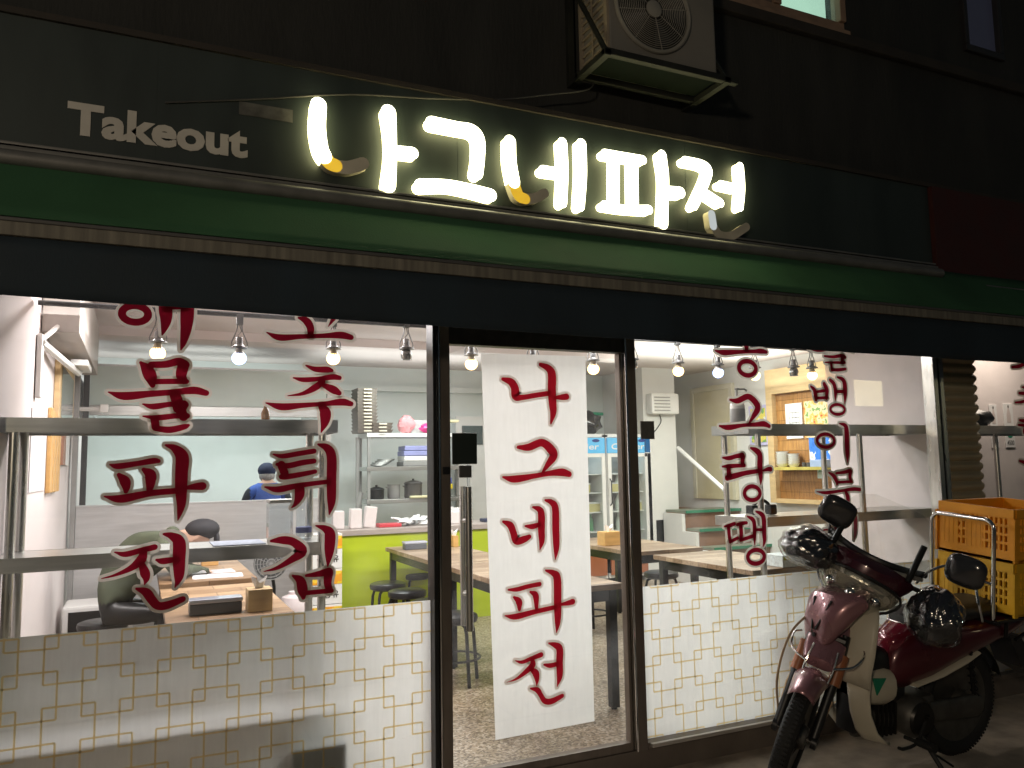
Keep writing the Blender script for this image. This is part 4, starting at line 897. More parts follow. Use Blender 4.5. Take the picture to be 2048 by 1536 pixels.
# --- back shelving with pots
bs = thing('storage_shelf', 'white metal storage shelf behind the counter loaded with kitchenware', 'shelf', (2.7, 5.3, 0))
for z in (1.845, 1.475, 1.12, .7):
    m = MB(); m.box((2.24,5.0,z-.045), (3.46,5.42,z), bev=.003); m.build('shelf', M_WHITE if z > 1.8 else M_STEELH, bs)
for x in (2.25, 3.42):
    for y in (5.01, 5.38):
        m = MB(); m.box((x, y, 0), (x+.03, y+.03, 1.80)); m.build('leg', M_GREY, bs)
m = MB(); m.tube([(2.16,5.1,0),(2.16,5.1,1.80)], .022, 8); m.tube([(2.16,5.1,1.0),(2.2,5.1,1.2)], .03, 8); m.build('gas_pipe', M_GREY, bs, True)
M_BASK = pm('taupe_basket', (.26,.23,.20), .6, var=.25, scale=20); M_BASKH = pm('basket_handle', (.62,.56,.44), .5)
b0 = None
for x, n in ((2.20, 13), (2.36, 3)):
    for k in range(n):
        z = 1.846+k*.038; lab = 'taupe serving basket in the tall stack on the storage shelf' if n > 5 else 'taupe serving basket in the short stack beside the tall one'
        if b0 is None:
            b0 = thing('serving_basket', lab, 'basket', (0,0,0), 'stacked serving baskets')
            m = MB(); m.loft([[(-.10,-.13,0),(.10,-.13,0),(.10,.13,0),(-.10,.13,0)], [(-.115,-.15,.036),(.115,-.15,.036),(.115,.15,.036),(-.115,.15,.036)]]); m.build('basket_body', M_BASK, b0)
            m = MB(); m.box((-.045,-.156,.014), (.045,-.1515,.030), bev=.002); m.build('handle', M_BASKH, b0); b0.location = (x+.05, 5.16, z)
        else: again(b0, (x+.05+random.uniform(-.004,.004), 5.16-(.0 if n > 5 else .03), z), lab)
def pot(name, x, y, z, r, h, mat, label, lid=True):
    t = thing(name, label, 'pot', (x, y, z), 'pots on the storage shelf'); m = MB(); m.lathe([(r*.92,0),(r,.01),(r,h),(r*1.06,h),(r*1.06,h+.006)], (x,y,z), 18); m.tube([(x-r,y-.02,z+h*.8),(x-r-.025,y-.02,z+h*.85),(x-r,y+.02,z+h*.8)], .006, 6); m.build('pot_body', mat, t, True)
    if lid: m = MB(); m.lathe([(r*1.05,h+.007),(r*.9,h+.02),(r*.3,h+.035),(.012,h+.037),(.014,h+.055),(0,h+.056)], (x,y,z), 18); m.build('lid', mat, t, True)
pot('cooking_pot', 2.37, 5.1, 1.121, .085, .10, M_BLACKPL, 'low black pot at the left of the middle shelf'); pot('cooking_pot', 2.58, 5.14, 1.121, .07, .15, M_GREY, 'tall grey pot on the middle shelf', False)
pot('rice_cooker', 2.80, 5.12, 1.121, .10, .16, pm('dark_grey_cooker', (.09,.085,.08), .3), 'dark round rice cooker on the middle shelf')
t = thing('plastic_tub', 'yellow and blue tub at the right end of the middle shelf', 'tub', (3.12, 5.12, 1.121)); m = MB(); m.box((3.03,5.03,1.121), (3.22,5.2,1.21), bev=.01); m.build('tub_body', M_DKGREY, t)
m = MB(); m.box((3.01,5.02,1.212), (3.24,5.21,1.27), bev=.01); m.build('yellow_band', pm('yellow_plastic', (.65,.50,.03), .4), t); m = MB(); m.box((3.02,5.02,1.272), (3.23,5.21,1.34), bev=.01); m.build('lid', pm('blue_plastic', (.10,.13,.40), .4), t)
t = thing('folded_towel', 'pale yellow folded towel on the middle shelf edge', 'towel', (2.86, 5.0, 1.121)); m = MB(); m.box((2.72,4.97,1.121), (3.02,5.02,1.15), bev=.012); m.build('towel_cloth', pm('pale_yellow', (.72,.68,.42), .8), t)
t = thing('storage_tubs', 'pale blue and clear tubs stacked on the upper shelf', 'tubs', (2.9, 5.15, 1.476))
for k, (w, mt) in enumerate([(.42, M_GREY), (.42, M_WHITE), (.40, pm('periwinkle', (.32,.34,.62), .4)), (.40, MATS['periwinkle'])]):
    m = MB(); m.box((2.92-w/2+k%2*.01-.05,5.03,1.476+k*.058), (2.92+w/2-.05,5.30,1.476+k*.058+.054), bev=.008); m.build('tub', mt, t)
t = thing('steel_bowls', 'low heap of clear and steel lids on the upper shelf', 'bowls', (2.45, 5.15, 1.476))
for k in range(4): m = MB(); m.lathe([(.02,0),(.09,.012),(.10,.03),(.095,.03)], (2.40+.03*k, 5.14, 1.476+.018*k), 16); m.build('bowl', M_ALU, t, True)
t = thing('spray_bottle', 'small iridescent spray bottle on the upper shelf', 'bottle', (3.16, 5.06, 1.476)); m = MB(); m.lathe([(.03,0),(.035,.01),(.035,.10),(.012,.14),(.012,.16)], (3.16,5.06,1.476), 12); m.build('bottle_body', pm('lilac', (.45,.42,.70), .2), t, True); m = MB(); m.box((3.13,5.03,1.63), (3.18,5.08,1.665), bev=.006); m.build('nozzle', M_BLACKPL, t)
def rnd(c, r, seed):
    def f(m): m.ell(c, r, 18, 12, fn=lambda d: 1+.25*noise.noise(d*2.5+Vector((seed,0,0)))+.1*noise.noise(d*8))
    return f
prop('pink_bag', 'bright pink plastic bag on top of the storage shelf', 'bag', rnd((3.02,5.08,1.90), (.15,.10,.06), 3), pm('hot_pink', (.75,.06,.28), .4))
prop('pink_balloon', 'round salmon pink bundle on top of the storage shelf', 'bundle', rnd((2.75,5.2,1.95), (.10,.09,.10), 9), pm('salmon', (.72,.32,.34), .5))
t = thing('glass_jar_box', 'clear box of jars on top of the storage shelf', 'box', (2.88, 5.22, 1.846)); m = MB(); m.box((2.80,5.18,1.846), (3.02,5.36,2.0), bev=.006); m.build('box_body', pm('clearish', (.50,.54,.52), .3, var=.2, scale=25), t)
prop('yellow_packet', 'pale yellow packet at the right end of the storage shelf top', 'packet', lambda m: m.box((3.05,5.16,1.98), (3.38,5.32,2.01), bev=.01), MATS['pale_yellow'], False)
# back door / window behind
bd = thing('back_door', 'white framed back door with small dark transom panes', 'door', (4.0, 5.96, 0))
m = MB(); m.box((3.62,5.90,0), (4.55,5.928,2.1), bev=.004); m.build('door_panel', M_WHITE, bd); m = MB(); m.box((3.70,5.885,1.74), (3.98,5.899,1.98)); m.box((4.05,5.885,1.74), (4.45,5.899,1.98)); m.build('transom_pane', pm('dark_pane', (.06,.09,.09), .12, var=.4, scale=3), bd)

# --- glass door fridges
def fridge(x0, label):
    x1 = x0+.66; y0, y1 = 5.02, 5.62
    t = thing('display_fridge', label, 'fridge', ((x0+x1)/2, 5.3, 0), 'glass door drink fridges')
    m = MB()
    for a, b in [((x0, y0+.03, .12), (x0+.03, y1, 1.83)), ((x1-.03, y0+.03, .12), (x1, y1, 1.83)), ((x0+.03, y1-.03, .12), (x1-.03, y1, 1.83)), ((x0, y0+.03, 1.80), (x1, y1, 1.84)), ((x0, y0+.03, .06), (x1, y1, .35))]: m.box(a, b)
    m.build('cabinet', M_WHITE, t)
    m = MB(); m.box((x0+.01, y0, 1.60), (x1-.01, y0+.028, 1.79), bev=.003); hdr = m.build('header_sign', pm('sky_blue_sign', (.10,.42,.72), .4, emit=(.15,.50,.85), estr=.22, var=.06, scale=2), t)
    m = MB(); put_text(m, 'Carrier', lambda a, b: (x0+.06+a+.12*b, y0-.002, 1.645+b), .50, .075, bold=.01); m.build('header_text', M_WHITE, hdr)
    m = MB(); V = [(x0+.52+.055*math.cos(a), y0-.003, 1.755+.02*math.sin(a)) for a in np.linspace(0, 2*math.pi, 20)[:-1]]; m.add(V, [tuple(range(19))]); m.build('header_badge', pm('navy_badge', (.02,.05,.25), .4), hdr)
    m = MB()
    for a, b in [((x0+.008, y0, .36), (x0+.06, y0+.028, 1.595)), ((x1-.06, y0, .36), (x1-.008, y0+.028, 1.595)), ((x0+.06, y0, .36), (x1-.06, y0+.028, .42)), ((x0+.06, y0, 1.55), (x1-.06, y0+.028, 1.595))]: m.box(a, b, bev=.002)
    fd = m.build('fridge_door', M_WHITE, t)
    m = MB(); m.add([(x0+.06, y0+.014, .42), (x1-.06, y0+.014, .42), (x1-.06, y0+.014, 1.55), (x0+.06, y0+.014, 1.55)], [(0,1,2,3)]); m.build('door_glass', M_FRGLASS, fd)
    m = MB(); m.tube([(x0+.03, y0, .95), (x0+.03, y0-.035, .98), (x0+.03, y0-.035, 1.25), (x0+.03, y0, 1.28)], .008, 6); m.build('handle', M_BLACK, fd, True)
    for z in (.62, .86, 1.10, 1.33):
        m = MB(); m.box((x0+.03, y0+.06, z), (x1-.03, y1-.03, z+.012)); m.build('fridge_shelf', M_WHITE, t)
    m = MB(); m.box((x0+.02, y0+.002, .10), (x1-.02, y0+.028, .355), bev=.003); m.build('kick_panel', pm('orange_brown_panel', (.36,.12,.05), .4), t)
    m = MB(); m.box((x0+.05, y1-.034, .36), (x1-.05, y1-.031, 1.78)); m.build('fridge_lining', M_GREY, t)
fridge(4.62, 'glass door fridge with blue header just right of the white banner'); fridge(5.30, 'glass door fridge with blue header beside the wall pier')
lamp('fridge_light', 'AREA', (5.6, 5.2, 1.77), 1.0, (.9, 1, 1), .5, .05, (5.6, 5.3, 0)); lamp('fridge_light', 'AREA', (4.95, 5.2, 1.77), 1.0, (.9, 1, 1), .5, .05, (4.95, 5.3, 0))
BOT = {}
def bottle(x, y, z, kind, label):
    key = kind
    if key not in BOT:
        t = thing('drink_bottle', label, 'bottle', (0,0,0), 'bottles and jars in the fridges'); m = MB()
        if kind == 'green': m.lathe([(.03,0),(.033,.01),(.033,.13),(.014,.18),(.014,.21)], n=12); mt = pm('soju_green', (.06,.30,.12), .15)
        elif kind == 'white': m.lathe([(.038,0),(.042,.01),(.042,.12),(.02,.17),(.02,.19)], n=12); mt = pm('makgeolli_white', (.62,.64,.58), .3)
        else: m.box((-.09,-.09,0), (.09,.09,.10), bev=.01); mt = pm('yellow_tub', (.60,.52,.22), .4)
        m.build('bottle_body', mt, t, True); m = MB()
        if kind != 'tub': m.lathe([(.015,.19 if kind == 'white' else .21),(.016,.215 if kind == 'white' else .235),(0,.22 if kind == 'white' else .236)], n=10); m.build('cap', M_WHITE, t, True)
        else: m.box((-.094,-.094,.10), (.094,.094,.115), bev=.004); m.build('lid', M_WHITE, t)
        t.location = (x, y, z); BOT[key] = t
    else: again(BOT[key], (x, y, z), label)
for x0, nm in ((4.62, 'left'), (5.30, 'right')):
    for z, row, kinds in ((.632, 'bottom', ['white','white','green','green']), (.872, 'second', ['green','white','white','tub']), (1.112, 'third', ['tub','white','tub'])):
        for k, kd in enumerate(kinds):
            what = {'green': 'green bottle', 'white': 'white bottle', 'tub': 'yellowish tub'}[kd]
            bottle(x0+.13+k*.135, 5.22, z, kd, f'{what} on the {row} shelf of the {nm} fridge')
# on the fridges
prop('black_plastic_bag', 'crinkled black plastic bag heaped on top of the fridges', 'bag', rnd((5.16,5.30,1.98), (.22,.16,.15), 5), pm('bin_bag', (.012,.012,.014), .16, var=.2, bump=.9, bscale=14, coat=.5))
prop('red_cloth', 'red cloth bundle on top of the left fridge', 'cloth', rnd((4.78,5.30,2.03), (.15,.1,.07), 2), pm('red_cloth', (.55,.03,.06), .8))
prop('white_carton', 'white carton under the red cloth on the fridge top', 'carton', lambda m: m.box((4.64,5.2,1.841), (4.92,5.4,1.96), bev=.004), M_WHITE, False)
prop('yellow_flower_pot', 'small yellow plant on top of the right fridge', 'plant', rnd((5.66,5.2,1.93), (.07,.06,.08), 8), pm('yellow_leaf', (.55,.48,.06), .6, var=.5, scale=30))
t = thing('green_hose', 'green strip along the back wall above the fridges', 'pipe', (4.9, 5.9, 2.2)); m = MB(); m.tube([(4.3,5.985,2.20),(5.84,5.985,2.16)], .022, 8); m.build('hose_tube', pm('hose_green', (.03,.42,.22), .4), t, True)
ht = thing('wall_heater', 'white louvred electric heater mounted on the wall pier', 'heater', (6.1, 4.95, 2.05))
m = MB(); m.box((5.90,4.88,2.09), (6.33,5.018,2.36), bev=.03); m.build('heater_body', M_WHITE, ht)
m = MB()
for k in range(5): m.box((5.94,4.872,2.13+k*.042), (6.18,4.879,2.142+k*.042))
m.build('louvre', M_GREY, ht); m = MB(); m.box((6.331,4.92,2.2), (6.335,4.96,2.26)); m.build('control_panel', M_BLACKPL, ht); m = MB(); m.tube(crom([(6.1,5.0,2.09),(6.12,5.005,2.0),(6.05,5.012,1.9),(6.0,5.014,1.86)], 5), .006, 6); m.build('power_cord', M_BLACK, ht, True)
# alcove things
t = thing('notice_paper', 'white notice with grid lines in the cedar alcove', 'notice', (6.92, 3.5, 1.8)); m = MB(); m.box((6.915,3.36,1.72), (6.9285,3.62,2.13)); m.build('sheet', M_PAPER, t)
m = MB()
for a in range(4): m.box((6.9135,3.40,1.84+a*.06), (6.9145,3.56,1.846+a*.06)); m.box((6.9135,3.40+a*.052,1.84), (6.9145,3.404+a*.052,2.026))
m.build('printed_grid', M_DKGREY, t)
def poster(name, y0, y1, z0, z1, mat, label, border=None):
    t = thing(name, label, 'poster', (6.92, (y0+y1)/2, z0)); m = MB(); m.box((6.918,y0,z0), (6.9285,y1,z1)); m.build('print', mat, t)
def splash(name, cols, scale):
    m = bpy.data.materials.new(name); m.use_nodes = True; nt = m.node_tree; b = nt.nodes['Principled BSDF']
    tc = nd(nt,'ShaderNodeTexCoord'); no = nd(nt,'ShaderNodeTexNoise'); no.inputs['Scale'].default_value = scale; no.inputs['Detail'].default_value = 3; nt.links.new(tc.outputs['Object'], no.inputs['Vector'])
    cr = nd(nt,'ShaderNodeValToRGB'); cr.color_ramp.interpolation = 'CONSTANT'; e = cr.color_ramp.elements; e[0].color = (*cols[0],1); e[0].position = 0; e[1].color = (*cols[-1],1); e[1].position = .68
    for k, c in enumerate(cols[1:-1]): x = e.new(.38+k*.30/max(1,len(cols)-2)); x.color = (*c,1)
    nt.links.new(no.outputs[0], cr.inputs[0]); nt.links.new(cr.outputs[0], b.inputs['Base Color']); b.inputs['Roughness'].default_value = .5; MATS[name] = m; return m
poster('food_poster', 2.93, 3.33, 1.72, 2.14, splash('food_print', [(.55,.08,.03),(.70,.45,.12),(.75,.62,.40),(.20,.35,.12),(.70,.25,.06)], 11), 'orange and red food poster in the cedar alcove')
poster('blue_poster', 2.98, 3.28, 1.44, 1.72, splash('blue_print2', [(.03,.16,.62),(.05,.22,.72),(.80,.84,.88),(.35,.55,.30)], 7), 'blue and white poster below the food poster in the alcove')
poster('green_card', 3.06, 3.18, 1.26, 1.40, splash('green_print', [(.10,.42,.30),(.60,.75,.70),(.15,.50,.40)], 18), 'small green card pinned below the blue poster')
t = thing('flower_picture', 'flower picture with lilac frame on the white right wall', 'picture', (6.98, 4.1, 1.7)); m = MB(); m.box((6.975,3.98,1.66), (6.998,4.32,2.16), bev=.004); m.build('frame', pm('lilac_frame', (.50,.48,.72), .5), t); m = MB(); m.box((6.970,4.02,1.70), (6.974,4.28,2.12)); m.build('print', splash('flower_print', [(.72,.74,.76),(.70,.60,.12),(.20,.40,.10),(.68,.70,.72)], 9), t)
def bowls(y, n, r, label):
    t = thing('bowl_stack', label, 'bowls', (6.84, y, 1.381), 'white bowls on the alcove shelf')
    for k in range(n): m = MB(); m.lathe([(r*.45,0),(r*.55,.004),(r,.05),(r*1.02,.052),(r*.93,.05)], (6.83,y,1.381+k*.028), 18); m.build('bowl', M_WHITE, t, True)
bowls(3.62, 6, .075, 'tall stack of white bowls at the left of the alcove shelf'); bowls(3.44, 5, .07, 'second stack of white bowls on the alcove shelf')
def tubp(m): m.box((6.76,2.95,1.381), (6.9,3.13,1.47), bev=.012)
prop('blue_container', 'pale blue container at the right of the alcove shelf', 'container', tubp, pm('pale_blue', (.35,.45,.68), .4), False)
prop('small_tins', 'small dark tins in the middle of the alcove shelf', 'tins', lambda m: [m.lathe([(.025,0),(.025,.06),(0,.061)], (6.82,y,1.381), 12) for y in (3.20,3.27)], M_DKGREY)
# left wall things
t = thing('wall_cabinet', 'grey box cabinet high on the left wall', 'cabinet', (-.45, 2.6, 2.2)); m = MB(); m.box((-.515,1.45,2.24), (-.33,3.6,2.64), bev=.006); m.build('cabinet_body', pm('warm_grey_cabinet', (.40,.37,.34), .6), t)
t = thing('wall_bracket_arm', 'white folding wall bracket on the left wall', 'bracket', (-.5, 1.4, 2.0)); m = MB(); m.box((-.515,1.26,1.86), (-.49,1.36,2.20), bev=.006); m.tube([(-.50,1.31,2.17),(-.42,1.5,2.30)], .014, 8); m.tube([(-.50,1.31,2.16),(-.40,2.6,2.14)], .022, 8); m.tube([(-.40,2.6,2.14),(-.36,2.75,2.2)], .014, 8); m.box((-.43,2.3,2.16), (-.33,2.75,2.20), bev=.005); m.build('bracket_arm', M_WHITE, t, True)
t = thing('framed_mirror', 'pale wood framed mirror on the left wall', 'mirror', (-.5, 2.8, 1.9)); m = MB(); m.box((-.518,2.30,1.76), (-.485,3.5,2.24), bev=.004); m.build('frame', M_PINE, t); m = MB(); m.box((-.484,2.42,1.83), (-.481,3.38,2.17)); m.build('mirror_pane', pm('mirror_grey', (.45,.50,.48), .1, .8), t)
t = thing('menu_papers', 'white menu papers with faint print on the left wall', 'papers', (-.51, 1.5, 1.4)); m = MB(); m.box((-.519,1.20,1.36), (-.515,1.95,1.80)); m.build('paper_sheet', splash('faint_menu', [(.62,.66,.64),(.74,.72,.72),(.76,.74,.74),(.55,.60,.58)], 9), t)
for k in range(4):
    y = 2.00+k*.17
    t = thing('wooden_menu_strip', ['first vertical wooden menu strip on the left wall, nearest the window', 'second vertical wooden menu strip on the left wall', 'third vertical wooden menu strip on the left wall', 'fourth vertical wooden menu strip, farthest from the window'][k], 'menu board', (-.5, y, 1.3), 'wooden menu strips')
    m = MB(); m.box((-.518,y,1.34-.0*k), (-.492,y+.13,1.86-.015*k), bev=.006); m.build('board', M_BAMBOO, t)
t = thing('notice_board', 'white notice with brown edge at the far end of the left wall', 'notice', (-.5, 3.2, 1.6)); m = MB(); m.box((-.518,2.95,1.52), (-.50,3.15,1.98)); m.build('brown_edge', pm('brown_edge', (.34,.18,.12), .5), t); m = MB(); m.box((-.518,3.16,1.52), (-.505,3.55,1.96)); m.build('sheet', splash('calendar', [(.76,.76,.76),(.78,.77,.76),(.74,.74,.74),(.45,.45,.46)], 14), t)
t = thing('tap_fitting', 'small white tap and pipe fitting at the kitchen corner post', 'tap', (-.4, 3.8, 1.8)); m = MB(); m.tube([(-.46,3.80,1.98),(-.30,3.78,1.98)], .018, 8); m.box((-.31,3.74,1.95), (-.25,3.82,2.02), bev=.006); m.build('fitting', M_WHITE, t, True)
# floor standing things at the left
t = thing('standing_fan', 'small round dark fan standing before the steel partition', 'fan', (1.0, 3.3, 0))
m = MB()
for r_ in (.035,.06,.085,.11,.130): m.tube([(.99+r_*math.cos(a), 3.25, .70+r_*math.sin(a)) for a in np.linspace(0, 2*math.pi, 29)[:-1]], .0035, 5, closed=True)
for k in range(16): a = 2*math.pi*k/16; m.tube([(.99,3.25,.70), (.99+.13*math.cos(a), 3.25, .70+.13*math.sin(a))], .0022, 4)
m.build('fan_cage', M_GREY, t, True)
m = MB(); m.lathe([(.132,.02),(.132,.05),(.05,.10),(0,.10)], (.99,3.25,.70), 28, 'Y'); m.lathe([(.128,.012),(.128,.02),(0,.02)], (.99,3.25,.70), 28, 'Y'); m.build('fan_housing', pm('fan_grey', (.11,.115,.115), .35, .3), t, True); m = MB(); m.tube([(1.0,3.33,.68),(1.03,3.34,.5),(1.03,3.34,.03)], .014, 8); m.lathe([(.12,0),(.12,.02),(.03,.035),(0,.036)], (1.03,3.34,0), 20); m.build('fan_stand', M_BLACKPL, t, True)
t = thing('water_cask', 'pinkish white ribbed plastic cask beside the oil cartons', 'cask', (1.14, 3.0, 0)); m = MB(); m.lathe([(.0,0),(.11,0),(.115,.02)]+[(.115+.004*(k%2), .05+k*.03) for k in range(13)]+[(.10,.46),(.05,.48),(.05,.50),(0,.50)], (1.14,3.0,0), 20); m.build('cask_body', pm('pinkish_cask', (.78,.70,.70), .4), t, True)
for k in range(3):
    z = .0+k*.30; t = thing('oil_carton', ['lowest white and orange oil carton at the counter end', 'middle white and orange oil carton at the counter end', 'topmost white and orange oil carton at the counter end'][k], 'carton', (1.48, 3.58, z), 'stacked oil cartons')
    m = MB(); m.box((1.36,3.46,z+.001), (1.62,3.72,z+.297), bev=.004); m.build('carton_body', M_WHITE, t); m = MB(); m.box((1.362,3.456,z+.17), (1.618,3.4595,z+.28)); m.build('orange_band', splash('oil_print%d' % k, [(.85,.55,.02),(.80,.35,.02),(.86,.60,.05),(.72,.68,.60)], 8), t)
    m = MB(); put_text(m, '식용유', lambda a, b: (1.40+a, 3.455, z+.055+b), .19, .062, bold=.01); m.build('carton_text', M_BLACKPL, t)
t = thing('white_step_box', 'white box with dark top by the left wall below the person', 'box', (-.3, 3.3, 0)); m = MB(); m.box((-.48,3.1,.05), (-.02,3.5,.50), bev=.02); m.build('box_body', M_WHITE, t); m = MB(); m.box((-.44,3.095,.27), (-.06,3.099,.46)); m.build('dark_panel', M_BLACKPL, t)
# right bay posters
def price_poster(px0, py0, px1, py1, price, dish, label):
    a = at(px0, py0, .755); c = at(px1, py1, .755); t = thing('price_poster', label, 'poster', ((a[0]+c[0])/2, .755, c[2]))
    m = MB(); m.box((a[0], .752, c[2]), (c[0], .7585, a[2]), bev=.003); m.build('sheet', M_PAPER, t); w = c[0]-a[0]
    cx = (a[0]+c[0])/2; m = MB(); m.prism([(cx-.22*w, a[2]-.16), (cx-.2*w, a[2]-.09), (cx-.07*w, a[2]-.045), (cx-.07*w, a[2]-.02), (cx+.07*w, a[2]-.02), (cx+.07*w, a[2]-.045), (cx+.2*w, a[2]-.09), (cx+.22*w, a[2]-.16)], lambda p, q, d: (p, d, q), .7505, .7515); m.build('bottle_print', pm('bottle_pink', (.66,.58,.56), .6), t)
    m = MB(); m.box((cx-.06*w, .7495, a[2]-.035), (cx+.06*w, .7504, a[2]-.015)); m.build('cap_print', M_DKGREY, t)
    m = MB(); m.ell((cx, .751, c[2]+.115), (.32*w, .0012, .035), 16, 8); m.build('dish_print', dish, t)
    m = MB(); put_text(m, price, lambda p, q: (cx-.36*w+p, .7505, c[2]+.022+q), .72*w, .038, bold=.012); m.build('price_text', M_DKGREY, t)
price_poster(1977, 809, 1999, 896, '4000', pm('tan_dish', (.55,.33,.20), .6), 'white price poster reading 4000 in the far right bay')
price_poster(2005, 807, 2031, 895, '4500', pm('green_dish', (.02,.30,.18), .6), 'white price poster reading 4500 with a green dish')
t = thing('small_poster', 'small white poster left of the price posters', 'poster', (6.1, .755, 1.5)); a = at(1936, 868, .755); c = at(1957, 897, .755); m = MB(); m.box((a[0],.752,c[2]), (c[0],.7585,a[2])); m.build('sheet', M_PAPER, t)

# --- across the street: what the shop glass mirrors
ow = thing('street_signboard', 'yellowish lit signboard across the street mirrored in the right shop window', 'signboard', (13.4, -8.0, 1.9))
m = MB(); m.box((13.05,-8.1,2.55), (13.75,-8.0,3.15), bev=.02); m.build('sign_panel', emis('yellowish_sign_light', (1.0,.88,.50), 5.0), ow)
m = MB(); m.box((13.02,-8.14,2.5), (13.78,-8.1,3.2), bev=.01); m.build('sign_case', M_DKGREY, ow); m = MB(); m.tube([(13.4,-8.12,-.1),(13.4,-8.12,2.55)], .05, 10); m.build('post', M_DKGREY, ow, True)
# ================================================================== PEOPLE
M_SKIN = pm('skin', (.55,.36,.27), .55, var=.08)
def body(name, pts, edges, root, parent, mats, matfn, sub=2):
    me = bpy.data.meshes.new(name); names = list(pts); V = [pts[k][0] for k in names]
    me.from_pydata(V, [(names.index(a), names.index(b)) for a, b in edges], []); o = bpy.data.objects.new(name, me); COL.objects.link(o)
    o.modifiers.new('s', 'SKIN'); bm = bmesh.new(); bm.from_mesh(me); ly = bm.verts.layers.skin.verify(); bm.verts.ensure_lookup_table()
    for i, k in enumerate(names):
        r = pts[k][1]; bm.verts[i][ly].radius = r if isinstance(r, tuple) else (r, r); bm.verts[i][ly].use_root = (k == root)
    bm.to_mesh(me); bm.free()
    sd = o.modifiers.new('u', 'SUBSURF'); sd.levels = sub; sd.render_levels = sub
    dg = bpy.context.evaluated_depsgraph_get(); m2 = bpy.data.meshes.new_from_object(o.evaluated_get(dg)); bpy.data.objects.remove(o)
    mb = MB(); cs = [v.co.copy() for v in m2.vertices]
    for p in m2.polygons:
        pass
    mb.add(cs, [tuple(p.vertices) for p in m2.polygons]); mb.m = [matfn(p.center) for p in m2.polygons]
    bpy.data.meshes.remove(m2); return mb.build(name, mats, parent, True, 180)
def hand(pts, edges, wrist, tag_, W_, d, s, u, L=.18):
    """palm and five curled fingers; d forward, s towards the thumb, u back of the hand"""
    d, s, u = Vector(d).normalized(), Vector(s).normalized(), Vector(u).normalized(); w = Vector(W_)
    pts[tag_+'p'] = (w+d*.05, (.036,.020)); edges.append((wrist, tag_+'p'))
    for k, (off, ln, r) in enumerate([(.030,.072,.0085),(.011,.080,.009),(-.010,.074,.0085),(-.030,.058,.0075)]):
        b = w+d*.088+s*off; pts[f'{tag_}{k}a'] = (b, r); pts[f'{tag_}{k}b'] = (b+d*ln*.5-u*.010, r*.95); pts[f'{tag_}{k}c'] = (b+d*ln*.85-u*.034, r*.8)
        edges += [(tag_+'p', f'{tag_}{k}a'), (f'{tag_}{k}a', f'{tag_}{k}b'), (f'{tag_}{k}b', f'{tag_}{k}c')]
    b = w+d*.035+s*.035; pts[tag_+'ta'] = (b, .010); pts[tag_+'tb'] = (b+d*.035+s*.022-u*.01, .009); edges += [(tag_+'p', tag_+'ta'), (tag_+'ta', tag_+'tb')]
def head_extra(mb, c, f, up):
    pass
# --- cook at the back, seen from behind
ck = thing('person', 'person in a blue vest and navy cap working in the kitchen with their back turned', 'person', (1.16, 4.75, 0))
cx, cy = 1.16, 4.72
def P3(x, y, z): return Vector((cx+x, cy+y, z))
pts = {'pel': (P3(0,0,.82), (.15,.11)), 'sp': (P3(0,.0,1.0), (.15,.105)), 'ch': (P3(0,.02,1.18), (.165,.115)), 'sh': (P3(0,.03,1.29), (.10,.075)), 'nk': (P3(0,.05,1.34), .052), 'hd': (P3(0,.075,1.42), (.074,.085)), 'tp': (P3(0,.075,1.485), (.066,.078)),
       'nose': (P3(0,.165,1.415), .012), 'earl': (P3(-.078,.07,1.42), .014), 'earr': (P3(.078,.07,1.42), .014)}
ed = [('pel','sp'),('sp','ch'),('ch','sh'),('sh','nk'),('nk','hd'),('hd','tp'),('hd','nose'),('hd','earl'),('hd','earr')]
for sd, k in ((-1,'l'),(1,'r')):
    pts.update({'s'+k: (P3(sd*.165,.03,1.245), .062), 'e'+k: (P3(sd*.235,.08,1.02), .047), 'w'+k: (P3(sd*.15,.27,.97), .032), 'h'+k: (P3(sd*.09,0,.74), .088), 'k'+k: (P3(sd*.10,.02,.42), .06), 'a'+k: (P3(sd*.10,-.02,.08), .045), 't'+k: (P3(sd*.11,.12,.035), .038)})
    ed += [('sh','s'+k),('s'+k,'e'+k),('e'+k,'w'+k),('pel','h'+k),('h'+k,'k'+k),('k'+k,'a'+k),('a'+k,'t'+k)]
    hand(pts, ed, 'w'+k, 'f'+k, pts['w'+k][0], (-sd*.3,.9,-.1), (-sd,0,.2), (0,0,1))
def ckm(c):
    dx = abs(c.x-cx)
    if c.z > 1.335: return 0
    if c.z < .80 and c.y < cy+.2: return 3
    if dx > .165 or (c.y > cy+.15): return 0 if c.y > cy+.29 else 2
    return 1
M_BLUEV = pm('blue_vest', (.035,.09,.36), .7, var=.15, bump=.2); M_NAVYC = pm('navy_cap_cloth', (.012,.018,.05), .8); M_DKSL = pm('dark_sleeve', (.02,.025,.035), .8)
body('body', pts, ed, 'pel', ck, [M_SKIN, M_BLUEV, M_DKSL, M_BLACKPL], ckm)
m = MB(); m.ell((cx, cy+.07, 1.455), (.090,.106,.082), 18, 10, fn=lambda d: 1 if d.z > -.12 else .97); m.ell((cx, cy+.19, 1.455), (.070,.07,.012), 14, 6); m.build('cap', M_NAVYC, ck, True)
m = MB(); m.ell((cx, cy+.055, 1.40), (.079,.086,.06), 16, 8); m.build('hair', pm('grey_hair', (.25,.24,.23), .8, var=.4, scale=60), ck, True)
